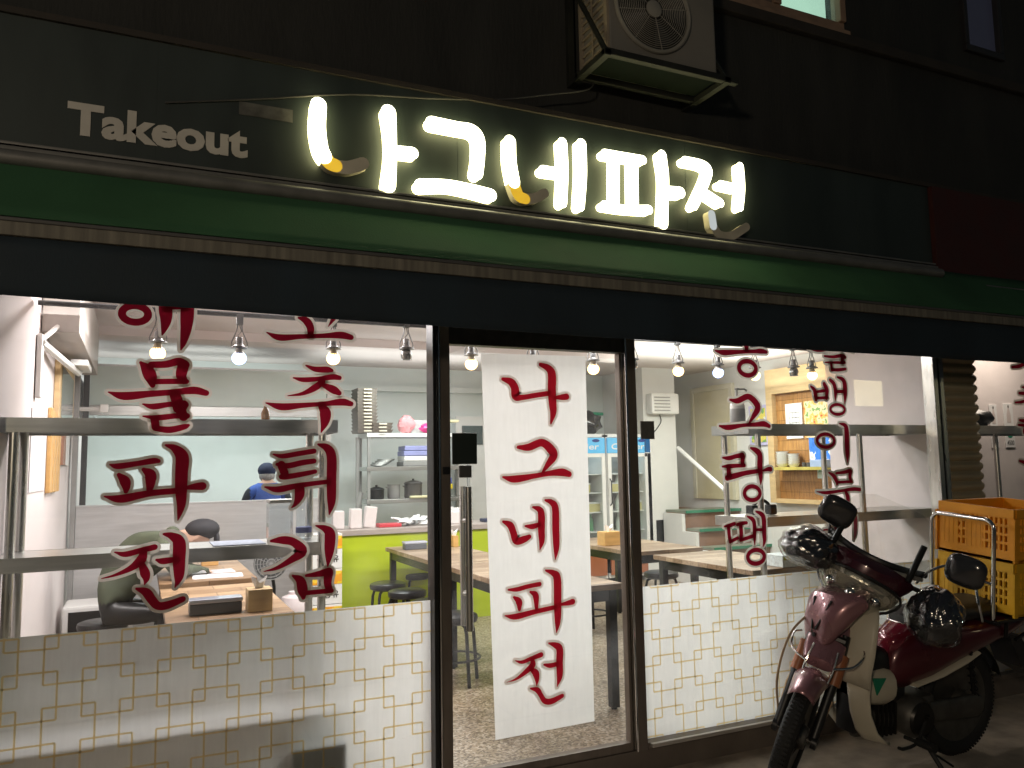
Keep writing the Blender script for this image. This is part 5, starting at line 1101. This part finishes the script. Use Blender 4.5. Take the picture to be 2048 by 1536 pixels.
# --- seated person resting their head on the table
sp = thing('person', 'person in an olive jacket and dark cap slumped forward over the far patchwork table', 'person', (-.15, 2.6, 0))
def Q3(x, y, z): return Vector((x, y, z))
pts = {'pel': (Q3(-.20,2.62,.56), (.125,.15)), 'sp': (Q3(-.12,2.58,.74), (.125,.165)), 'ch': (Q3(.04,2.52,.90), (.135,.18)), 'sh': (Q3(.19,2.47,.985), (.09,.12)), 'nk': (Q3(.275,2.44,1.0), .055), 'hd': (Q3(.385,2.42,1.02), (.082,.078)), 'tp': (Q3(.45,2.42,1.04), (.070,.070)),
       'nose': (Q3(.41,2.42,.915), .013), 'earl': (Q3(.375,2.505,1.01), .014), 'earr': (Q3(.375,2.335,1.01), .014)}
ed = [('pel','sp'),('sp','ch'),('ch','sh'),('sh','nk'),('nk','hd'),('hd','tp'),('hd','nose'),('hd','earl'),('hd','earr')]
for sd, k in ((-1,'r'),(1,'l')):
    y = 2.48+sd*.20
    pts.update({'s'+k: (Q3(.16,y,.945), .068), 'e'+k: (Q3(.25,y+sd*.06-.04,.805), .055), 'w'+k: (Q3(.33,2.44+sd*.05,.792), .034), 'h'+k: (Q3(-.15,2.60+sd*.10,.52), .088), 'k'+k: (Q3(.18,2.58+sd*.12,.50), .066), 'a'+k: (Q3(.14,2.58+sd*.12,.09), .045), 't'+k: (Q3(.26,2.58+sd*.13,.04), .038)})
    ed += [('sh','s'+k),('s'+k,'e'+k),('e'+k,'w'+k),('pel','h'+k),('h'+k,'k'+k),('k'+k,'a'+k),('a'+k,'t'+k)]
    hand(pts, ed, 'w'+k, 'f'+k, pts['w'+k][0], (.9,-sd*.4,-.03), (.2,-sd,.0), (0,0,1))
def spm(c):
    if c.x > .235 and c.z > .90: return 0
    if c.x > .455 and c.z < .9 and c.z > .7: return 0
    if c.z < .60: return 2
    return 1
M_OLIVE = pm('olive_jacket', (.085,.10,.065), .8, var=.2, scale=5, bump=.4, bscale=18)
body('body', pts, ed, 'pel', sp, [M_SKIN, M_OLIVE, M_BLACKPL], spm)
m = MB(); m.ell((.405, 2.42, 1.055), (.115,.098,.075), 18, 10); m.ell((.50, 2.42, .985), (.02,.075,.055), 14, 6); m.build('cap', pm('charcoal_cap', (.022,.022,.026), .8), sp, True)
m = MB(); m.ell((.215, 2.455, 1.035), (.05,.085,.05), 14, 8); m.build('collar', M_OLIVE, sp, True)

# ================================================================== SCOOTER
BL = (3.96, -.56, -.10); LEAN = rad(-5)
bk = thing('motor_scooter', 'dark red underbone delivery motorcycle with cream leg shield parked before the right window', 'motorcycle', BL, local=True)
bk.rotation_euler = (LEAN, 0, math.pi)
M_MAROON = pm('maroon_paint', (.085,.008,.015), .28, .2, var=.2, scale=5, coat=.45); M_DKMAR = pm('dark_maroon_paint', (.055,.010,.018), .25, .2, var=.2, scale=5, coat=.6); M_ROSE = pm('faded_rose_paint', (.26,.125,.14), .26, .35, var=.12, scale=4, coat=.6)
M_CREAMP = pm('cream_plastic', (.58,.53,.42), .42, var=.10, scale=3.5, bump=.05); M_LENS = thin_glass('lamp_lens', (.90,.90,.87), dust_haze=.03)
M_MIRR = pm('mirror_shell', (.025,.025,.027), .18, coat=.6); M_ENG = pm('engine_alloy', (.11,.105,.095), .5, .7, var=.35, scale=14)
M_BAGW = pm('bag_wrapped_cover', (.020,.020,.026), .10, var=.4, scale=6, bump=.6, bscale=7, coat=1.0)
AXS = Vector((-.44, 0, .90)).normalized(); HP = Vector((.88, 0, .90))
ST = Matrix.Translation((-.10,-.02,0)) @ Matrix.Translation(HP) @ Matrix.Rotation(rad(36), 4, AXS) @ Matrix.Translation(-HP)
SH = Matrix.Translation((-.115,0,-.015)) @ Matrix.Translation(HP) @ Matrix.Rotation(rad(33), 4, AXS) @ Matrix.Rotation(rad(-8), 4, 'X') @ Matrix.Translation(-HP)
def ring(u, zc, hw, hh, n=18, p=2.6, vc=0.0, du=0.0):
    R = []
    for j in range(n):
        a = 2*math.pi*j/n; c, s_ = math.cos(a), math.sin(a)
        y = hw*math.copysign(abs(c)**(2/p), c); z = hh*math.copysign(abs(s_)**(2/p), s_); R.append((u+du*z, vc+y, zc+z))
    return R
def wheel(parent, c, M=None, R=.245, r=.040):
    w = MB(); n = 44; V = []; k = 12
    for i in range(n):
        a = 2*math.pi*i/n
        for j in range(k):
            b = 2*math.pi*j/k; rr = R+r*1.02*math.cos(b); V.append((c[0]+rr*math.cos(a), r*math.sin(b), c[2]+rr*math.sin(a)))
    w.add(V, [(i*k+j, ((i+1) % n)*k+j, ((i+1) % n)*k+(j+1) % k, i*k+(j+1) % k) for i in range(n) for j in range(k)], M=M)
    for i in range(88):                          # tread blocks
        a = 2*math.pi*i/88; 
        for s_ in (-1, 1):
            B = Matrix.Translation((c[0], 0, c[2])) @ Matrix.Rotation(-a, 4, 'Y'); w.box((R+r-.005, s_*.004, -.005), (R+r+.0025, s_*.026, .005), M=(M @ B) if M is not None else B)
    tyre = w.build('tyre', M_RUBBER, parent, True)
    w = MB(); w.lathe([(R-.03,-.022),(R-.022,-.026),(R-.018,-.022),(R-.034,0),(R-.018,.022),(R-.022,.026),(R-.03,.022)], c, 40, 'Y', M=M)
    rim = w.build('rim', M_ENG, parent, True)
    w = MB(); w.lathe([(.0,-.055),(.05,-.055),(.06,-.03),(.06,.03),(.05,.055),(0,.055)], c, 20, 'Y', M=M)
    for i in range(18):
        a = 2*math.pi*i/18; s_ = 1 if i % 2 else -1; b = a+.25*(1 if (i//2) % 2 else -1)
        w.tube([(c[0]+.055*math.cos(a), s_*.028, c[2]+.055*math.sin(a)), (c[0]+(R-.026)*math.cos(b), 0, c[2]+(R-.026)*math.sin(b))], .0022, 5, M=M)
    w.build('hub', M_ENG, parent, True)
rw = MB(); rw.lathe([(.012,-.11),(.012,.11)], (0,0,.285), 10, 'Y'); rwo = rw.build('rear_wheel', M_ENG, bk); wheel(rwo, (0,0,.285))
fw = MB(); fw.lathe([(.010,-.10),(.010,.10)], (1.24,0,.285), 10, 'Y', M=ST); fwo = fw.build('front_wheel', M_ENG, bk); wheel(fwo, (1.24,0,.285), ST)
# fork
f = MB()
for s_ in (-1, 1):
    f.tube([(1.24, s_*.085, .285), (1.10, s_*.085, .56), (1.0, s_*.07, .74)], [.022, .024, .022], 10, M=ST)
    f.lathe([(.03,-.012),(.03,.012)], (1.24, s_*.092, .285), 12, 'Y', M=ST)
f.tube([(1.03, -.08, .72), (1.03, .08, .72)], .02, 8, M=ST); f.build('fork', M_BLACK, bk, True)
for s_ in (-1, 1):
    f = MB(); f.tube([(1.115, s_*.087, .53), (1.045, s_*.085, .66)], .030, 10, M=ST); f.build('fork_cover', pm('orange_brown_cover', (.34,.12,.05), .35), bk, True)
f = MB(); f.tube([(1.235,-.09,.30),(1.15,-.105,.47),(1.12,-.10,.51)], .009, 6, M=ST); f.tube([(1.235,.09,.30),(1.15,.105,.47)], .008, 6, M=ST); f.tube(crom([(1.2,-.10,.33),(1.19,-.15,.5),(1.08,-.16,.68),(.95,-.10,.80)], 6), .006, 6, M=ST); f.build('brake_line', pm('tan_tube', (.40,.28,.17), .4, .3), bk, True)
# front fender
f = MB(); rings = []
for a in np.linspace(rad(60), rad(140), 13):
    hw = .058+.040*(a-rad(60))/rad(80); Rr = .318; R = []
    for j in range(9):
        t = -1+2*j/8; R.append((1.24+(Rr-.05*abs(t)**2.4)*math.cos(a), hw*t, .285+(Rr-.05*abs(t)**2.4)*math.sin(a)))
    rings.append(R)
f.loft(rings, M=ST, closed=False, cap=False); f.build('front_fender', M_ROSE, bk, True, solid=.004)
f = MB(); f.loft([ring(1.14,.615,.07,.025), ring(1.08,.65,.092,.04), ring(1.01,.70,.095,.055), ring(.95,.76,.075,.06)], M=ST); f.build('fender_neck', M_ROSE, bk, True)
f = MB()
for P in ([(1.13,-.04,.70),(1.16,-.05,.62),(1.20,-.05,.55)], [(1.13,.07,.70),(1.16,.075,.62),(1.19,.07,.56)], [(1.17,-.05,.62),(1.12,-.13,.63),(1.06,-.15,.68),(1.04,-.12,.70)], [(1.17,.075,.63),(1.12,.15,.66),(1.02,.17,.70),(.98,.12,.72)], [(1.195,-.05,.56),(1.21,.01,.555),(1.19,.07,.56)]):
    f.tube(crom(P, 5), .0048, 6, M=ST)
f.build('fender_guard', M_CHROME, bk, True)
# front cover (fixed)
f = MB(); f.loft([ring(.74,.915,.10,.02,du=.3), ring(.82,.89,.155,.045,du=.5), ring(.895,.83,.128,.085,du=.25,vc=-.012), ring(.955,.74,.085,.08,du=.2,vc=-.026), ring(.975,.68,.052,.035,vc=-.030)]); fc = f.build('front_cover', M_ROSE, bk, True)
f = MB()
for a, b in (((.932,.040,.89),(.982,-.014,.745)), ((.932,-.065,.89),(.982,-.034,.745)), ((.965,.010,.80),(.983,-.012,.75))): f.tube([a, b], .006, 6)
f.lathe([(.011,0),(.011,.006),(0,.007)], (.978,-.024,.72), 10, 'X'); f.build('vent_slot', M_BLACK, fc)
# leg shield
def shield(side=None):
    f = MB(); rings = []
    prof = [(.885,.73,.11,.03),(.84,.78,.155,.035),(.76,.82,.172,.045),(.66,.845,.17,.055),(.57,.85,.155,.055),(.50,.85,.145,.055)]
    for z, u, w, sw in prof: rings.append([(u-sw*abs(t)**2, w*t, z-.02*abs(t)**3) for t in np.linspace(-1, 1, 17)])
    f.loft(rings, closed=False, cap=False); return f
sh = shield().build('leg_shield', M_CREAMP, bk, True, 60, solid=.014)
for s_ in (-1, 1):
    f = MB(); rings = []
    for z, u, a, b in [(.54,.845,.045,.150),(.45,.84,.050,.142),(.36,.83,.055,.142),(.27,.80,.06,.150),(.225,.76,.065,.155),(.212,.72,.07,.152)]: rings.append([(u-.004-2.6*t*t*.9, s_*t, z) for t in np.linspace(a, b, 7)])
    f.loft(rings, closed=False, cap=False); f.build('lower_leg_guard', M_CREAMP, bk, True, 60, solid=.012)
f = MB(); f.ell((.80,-.150,.81), (.006,.026,.03), 16, 8); f.build('round_emblem', pm('gold_badge', (.30,.26,.10), .3, .7), bk, True)
f = MB(); f.box((.76,-.055,.24), (.80,.055,.60), bev=.01); f.loft([ring(.72,.50,.06,.14), ring(.60,.48,.06,.16), ring(.45,.45,.06,.12)]); f.build('inner_cover', M_BLACKPL, bk, True)
# body shell
f = MB(); f.loft([ring(.565,.50,.05,.045), ring(.54,.52,.085,.10), ring(.46,.565,.108,.155), ring(.30,.585,.128,.145), ring(.12,.618,.137,.115), ring(-.10,.645,.135,.085), ring(-.35,.675,.115,.06), ring(-.52,.69,.07,.035)]); f.build('body_shell', M_MAROON, bk, True)
f = MB(); f.loft([ring(.80,.47,.07,.05), ring(.74,.455,.096,.085), ring(.60,.445,.102,.10), ring(.555,.445,.10,.085), ring(.545,.445,.08,.06)]); f.build('side_cover', M_CREAMP, bk, True)
f = MB(); f.loft([ring(.42,.44,.116,.012), ring(.25,.475,.130,.018), ring(.08,.525,.137,.020), ring(-.02,.56,.134,.012)]); f.build('side_strip', M_CREAMP, bk, True)
f = MB(); f.loft([ring(.545,.62,.045,.04), ring(.52,.635,.07,.06), ring(.47,.66,.08,.065), ring(.42,.70,.085,.05)]); f.build('glossy_nose', pm('bright_maroon', (.17,.012,.028), .15, .2, coat=.9), bk, True)
f = MB(); f.prism([(.725,.515), (.695,.430), (.635,.505)], lambda a, b, d: (a, d, b), .098, .1045); f.build('green_sticker', pm('green_sticker', (.01,.22,.12), .4), bk)
# seat
f = MB(); f.loft([ring(.44,.755,.05,.02), ring(.40,.755,.085,.045), ring(.25,.755,.12,.05), ring(.05,.765,.135,.05), ring(-.18,.775,.13,.045), ring(-.26,.775,.11,.03)]); f.build('seat', pm('seat_vinyl', (.015,.015,.016), .4, bump=.15), bk, True)
f = MB(); f.tube([(.445,-.05,.735),(.45,0,.735),(.445,.05,.735)], .005, 6); f.build('seat_trim', M_CHROME, bk, True)
# engine, exhaust, swing arm
f = MB(); f.lathe([(.0,-.13),(.085,-.13),(.10,-.11),(.10,.11),(.085,.13),(0,.13)], (.42,0,.285), 22, 'Y'); f.loft([ring(.50,.27,.06,.07), ring(.62,.285,.06,.065), ring(.70,.29,.05,.055)])
f.box((.28,-.10,.22), (.44,.10,.38), bev=.02); eng = f.build('engine', M_ENG, bk, True)
f = MB(); f.lathe([(.085,.131),(.075,.145),(.02,.15),(.0,.15)], (.42,0,.285), 20, 'Y'); f.lathe([(.012,.15),(.012,.165),(0,.166)], (.40,0,.30), 10, 'Y')
for k in range(5): f.box((.52+k*.03,-.07,.205), (.53+k*.03,.07,.36))
f.build('crankcase_cover', pm('black_alloy', (.03,.028,.026), .35, .6), eng, True)
f = MB(); f.tube(crom([(.66,-.05,.25),(.62,-.10,.16),(.35,-.15,.15),(.05,-.17,.22),(-.35,-.18,.29)], 6), [.018]*18+[.028,.04,.045,.045,.045,.045,.04], 10); f.build('exhaust', M_ENG, bk, True)
f = MB()
for s_ in (-1, 1): f.tube([(.34, s_*.08, .30), (0, s_*.085, .285), (-.04, s_*.085, .285)], .018, 8); f.tube([(-.02, s_*.10, .31), (-.02+.06, s_*.11, .60)], .012, 8)
f.build('swing_arm', M_BLACK, bk, True)
f = MB()
for s_ in (-1, 1):
    f.tube([(-.015+.0008*i+.0016*i, s_*.105+.022*math.cos(i*.9), .36+.0066*i) if False else (-.012+.058*(i/44), s_*.105+.024*math.cos(i*.9), .34+.24*(i/44)+.006*math.sin(i*.9)) for i in range(45)], .005, 5)
f.build('shock_spring', M_BLACK, bk, True)
f = MB(); f.loft([ring(.33,.30,.02,.05,vc=.10), ring(.15,.29,.02,.055,vc=.10), ring(-.03,.285,.02,.06,vc=.10), ring(-.07,.285,.016,.04,vc=.10)]); f.build('chain_case', M_ENG, bk, True)
f = MB(); rings = []
for a in np.linspace(rad(50), rad(165), 12): rings.append([((.30-.03*abs(t)**2)*math.cos(a)-.01, .07*t, .30+(.30-.03*abs(t)**2)*math.sin(a)+.02) for t in np.linspace(-1, 1, 9)])
f.loft(rings, closed=False, cap=False); f.build('rear_fender', M_BLACKPL, bk, True, solid=.004)
f = MB(); f.loft([[(-.42,-.07,.60),(-.42,.07,.60),(-.34,.07,.60),(-.34,-.07,.60)], [(-.55,-.08,.46),(-.55,.08,.46),(-.44,.08,.42),(-.44,-.08,.42)], [(-.64,-.07,.34),(-.64,.07,.34),(-.62,.07,.33),(-.62,-.07,.33)]]); f.build('mud_flap', M_BLACKPL, bk)
f = MB(); f.tube(crom([(.40,.11,.20),(.37,.17,.10),(.34,.235,.0)], 5), .012, 8); f.box((.30,.215,-.012), (.37,.265,.002), bev=.004); f.tube([(.38,.15,.13),(.28,.20,.06)], .006, 6); f.build('side_stand', M_BLACK, bk, True)
f = MB()
for s_ in (-1, 1): f.tube([(.50, s_*.10, .20), (.50, s_*.26, .205)], .010, 8); f.tube([(.50, s_*.17, .205), (.50, s_*.27, .207)], .020, 10)
f.tube(crom([(.42,.15,.28),(.50,.17,.20),(.60,.18,.19),(.64,.18,.20)], 4), .008, 6); f.build('foot_peg', M_RUBBER, bk, True)
# handlebar group (turns with the fork)
f = MB(); 
def cowl(u, z, w, h, bend): return [(u-bend*abs(math.cos(2*math.pi*j/20))**2, w*math.cos(2*math.pi*j/20), z+h*math.sin(2*math.pi*j/20)) for j in range(20)]
f.loft([cowl(.70,1.04,.10,.03,.02), cowl(.76,1.045,.19,.055,.06), cowl(.84,1.035,.225,.075,.10), cowl(.895,1.01,.20,.075,.11), cowl(.915,.98,.15,.05,.09)], M=SH); f.build('handlebar_cowl', M_DKMAR, bk, True)
f = MB(); f.loft([cowl(.860,.965,.208,.070,.12), cowl(.935,.955,.204,.092,.13), cowl(.985,.945,.178,.078,.12), cowl(1.008,.935,.12,.045,.06)], M=SH); hl = f.build('headlight', M_LENS, bk, True)
f = MB(); f.loft([cowl(.85,.965,.195,.066,.11), cowl(.925,.955,.190,.080,.11), cowl(.94,.953,.165,.062,.10)], M=SH); f.build('reflector', pm('headlamp_reflector', (.60,.57,.50), .25, .8, bump=.9, bscale=16, var=.3, scale=14), hl, True)
f = MB()
for c, r in (((.965,0,.95), .028), ((.935,.11,.955), .022), ((.935,-.11,.955), .022)): f.ell(c, (r,r,r), 12, 8, M=SH)
f.build('headlamp_bulb', M_CHROME, hl, True)
f = MB(); f.tube(cowl(.93,.955,.206,.094,.125), .007, 6, M=SH, closed=True); f.build('headlight_bezel', M_BLACKPL, hl, True)
f = MB(); f.tube([(.80-.14*abs(t)**2, .24*t, 1.105+.0*t) for t in np.linspace(-1, 1, 15)], .017, 8, M=SH); f.build('visor_rim', M_BLACKPL, bk, True)
f = MB(); f.tube([(.83-.14*abs(t)**2, .235*t, 1.085) for t in np.linspace(-1, 1, 15)], .012, 8, M=SH); f.build('visor_strip', pm('scuffed_white_strip', (.34,.33,.30), .4, .3, var=.5, scale=20), bk, True)
for s_ in (-1, 1):
    f = MB(); f.tube([(.78, s_*.19, 1.07), (.68, s_*.185, 1.24)], .0155, 10, M=SH); f.build('screen_stay', pm('black_stay', (.016,.016,.016), .3, .4), bk, True)
f = MB(); rings = []
for z, w, u in [(1.10,.21,.795),(1.18,.24,.76),(1.27,.24,.70),(1.34,.20,.655),(1.375,.12,.635)]: rings.append([(u-.05*abs(t)**2, w*t, z-.015*abs(t)**2) for t in np.linspace(-1, 1, 15)])
f.loft(rings, closed=False, cap=False, M=SH); f.build('wind_screen', thin_glass('screen_plastic', (.93,.93,.91), dust_haze=.09), bk, True)
f = MB(); f.tube(crom([(.62,-.36,1.0),(.70,-.24,1.03),(.76,0,1.03),(.70,.24,1.03),(.62,.36,1.0)], 5), .012, 8, M=SH); f.build('handlebar', M_BLACK, bk, True)
for s_ in (-1, 1):
    f = MB(); f.tube([(.69,s_*.25,1.028),(.62,s_*.37,.998)], .017, 10, M=SH); f.build('grip', M_RUBBER, bk, True)
def cover(c, r, seed, rot):
    Mx = SH @ Matrix.Translation(c) @ Matrix.Rotation(rot, 4, 'Z')
    f = MB(); f.ell((0,0,0), r, 64, 44, M=Mx, fn=lambda d: 1+.20*noise.noise(d*1.6+Vector((seed,0,0)))-.15*abs(noise.noise(d*2.2+Vector((0,seed,0))))-.06*abs(noise.noise(d*5+Vector((0,seed,3))))-.015*abs(noise.noise(d*11))+.04); return f
f = cover((.80,-.26,1.02), (.17,.145,.095), 3, rad(-30)); hc = f.build('hand_cover', M_BAGW, bk, True); hc['label'] = 'black plastic wrapped hand cover on the far grip'
f = cover((.75,.35,.975), (.14,.12,.135), 11, rad(30)); hc = f.build('hand_cover', M_BAGW, bk, True); hc['label'] = 'drooping black plastic wrapped hand cover on the near grip'
for c, r, seed, rot in (((.805,-.265,1.015), (.176,.150,.100), 3, rad(-30)), ((.75,.355,.965), (.146,.126,.141), 11, rad(30))):
    cover(c, r, seed, rot).build('plastic_bag_skin', M_CLEARPL, bk, True)
for s_, lab, c in ((-1, 'far mirror, its glass side turned up', (.725,-.235,1.225)), (1, 'near mirror seen from its dark back', (.715,.385,1.225))):
    f = MB(); f.tube(crom([(.70,s_*.22,1.06),(.68,s_*.25,1.14),(.60,(s_*.25+c[1])/2,(1.15+c[2])/2),(c[0],c[1],c[2]-.06)], 5), .0065, 8, M=SH); ms = f.build('mirror_stalk', M_CHROME if s_ > 0 else M_BLACK, bk, True)
    Mx = SH @ Matrix.Translation(c) @ Matrix.Rotation(rad(-12*s_), 4, 'Z') @ Matrix.Rotation(rad(8*s_), 4, 'X')
    f = MB(); rings = []
    for t, k in ((0,.0),(0.002,.55),(.010,.85),(.022,.98),(.034,1.0),(.038,.97)):
        rings.append([(.03-t, .090*k*math.copysign(abs(math.cos(a))**.62, math.cos(a)), .076*k*math.copysign(abs(math.sin(a))**.62, math.sin(a))) for a in np.linspace(0, 2*math.pi, 25)[:-1]])
    f.loft(rings, M=Mx); sh_ = f.build('mirror_shell', M_MIRR, ms, True); sh_['label'] = lab
    f = MB(); f.add([(-.0085, .084*math.copysign(abs(math.cos(a))**.62, math.cos(a)), .070*math.copysign(abs(math.sin(a))**.62, math.sin(a))) for a in np.linspace(0, 2*math.pi, 25)[:-1]], [tuple(range(24))], M=Mx); f.build('mirror_glass', M_CHROME, ms)
# rear carrier and its hoop
f = MB()
for v in (-.20, -.07, .07, .20): f.tube([(-.04, v, .735), (-.75, v, .735)], .009, 8)
for u in (-.05, -.40, -.75): f.tube([(u, -.21, .725), (u, .21, .725)], .009, 8)
for s_ in (-1, 1): f.tube([(-.20, s_*.15, .735), (-.22, s_*.13, .62)], .010, 8); f.tube([(-.60, s_*.17, .73), (-.30, s_*.13, .60)], .010, 8)
f.build('rear_carrier', M_BLACK, bk, True)
f = MB(); h = [(-.05,-.175,.74),(-.05,-.178,1.20)]+[(-.05,-.178+.05*(1-math.cos(a)),1.20+.05*math.sin(a)) for a in np.linspace(0, math.pi/2, 6)][1:]+[(-.05,.178-.05*(1-math.cos(a)),1.20+.05*math.sin(a)) for a in np.linspace(math.pi/2, 0, 6)]+[(-.05,.175,.74)]
f.tube(h, .0115, 10); f.tube([(-.05,.175,.92),(.02,.10,.955)], .008, 8); f.tube(crom([(-.05,.06,.95),(.03,.13,.94),(.06,.17,.85),(.04,.18,.74)], 5), .0075, 8); f.build('back_hoop', M_CHROME, bk, True)
# crates on the carrier
def crate(z0, mat, label, rz):
    t = thing('plastic_crate', label, 'crate', BL, 'stacked plastic crates on the motorcycle', local=True); t.rotation_euler = (LEAN, 0, math.pi)
    u0, u1, v0, v1, h, th = -.70, -.155, -.215, .215, .275, .012
    m = MB(); m.box((u0, v0, z0), (u1, v1, z0+.012))
    def wall(fn, L):
        def bx(a0, a1, b0, b1, p=0.0):
            c = [fn(a0, b0, -p), fn(a1, b1, th+p)]; m.box(c[0], c[1])
        bx(0, L, .0, .05); bx(0, L, h-.045, h, .006); bx(0, .03, .05, h-.045); bx(L-.03, L, .05, h-.045)
        n = int(round((L-.06)/.026)); w = (L-.06)/n
        panels = [(.03, L*.26), (L*.74, L-.03)]
        for a, b in panels: pass
        for k in range(n+1): a = .03+k*w; bx(max(.03, a-.0055), min(L-.03, a+.0055), .05, h-.045)
        for k in range(5): b = .05+(h-.095)*k/4; bx(.03, L-.03, max(.05, b-.007), min(h-.045, b+.007), -.001)
        bx(.03, L*.27, .05, h-.045, -.002); bx(L*.36, L*.60, .05, h-.09, -.002) if L < .5 else bx(L*.44, L*.58, .05, h-.045, -.002)
    wall(lambda a, b, d: (u1-d, v0+a, z0+b), v1-v0); wall(lambda a, b, d: (u0+d, v0+a, z0+b), v1-v0)
    wall(lambda a, b, d: (u0+th+.001+a, v1-d, z0+b), u1-u0-2*th-.002); wall(lambda a, b, d: (u0+th+.001+a, v0+d, z0+b), u1-u0-2*th-.002)
    m.build('crate_body', mat, t)
    for v in (v0-.008, v1+.008):
        for u in (u0, u1): m = MB(); m.box((u-.014, v-.006, z0+.0), (u+.014, v+.006, z0+h-.05)); m.build('corner_rib', mat, t)
crate(.75, pm('yellow_crate', (.72,.40,.016), .45, var=.15, scale=6), 'yellow plastic crate at the bottom, on the motorcycle carrier', 0)
crate(1.03, pm('orange_crate', (.80,.33,.014), .42, var=.12, scale=6), 'orange plastic crate stacked on top of the yellow crate', 0)
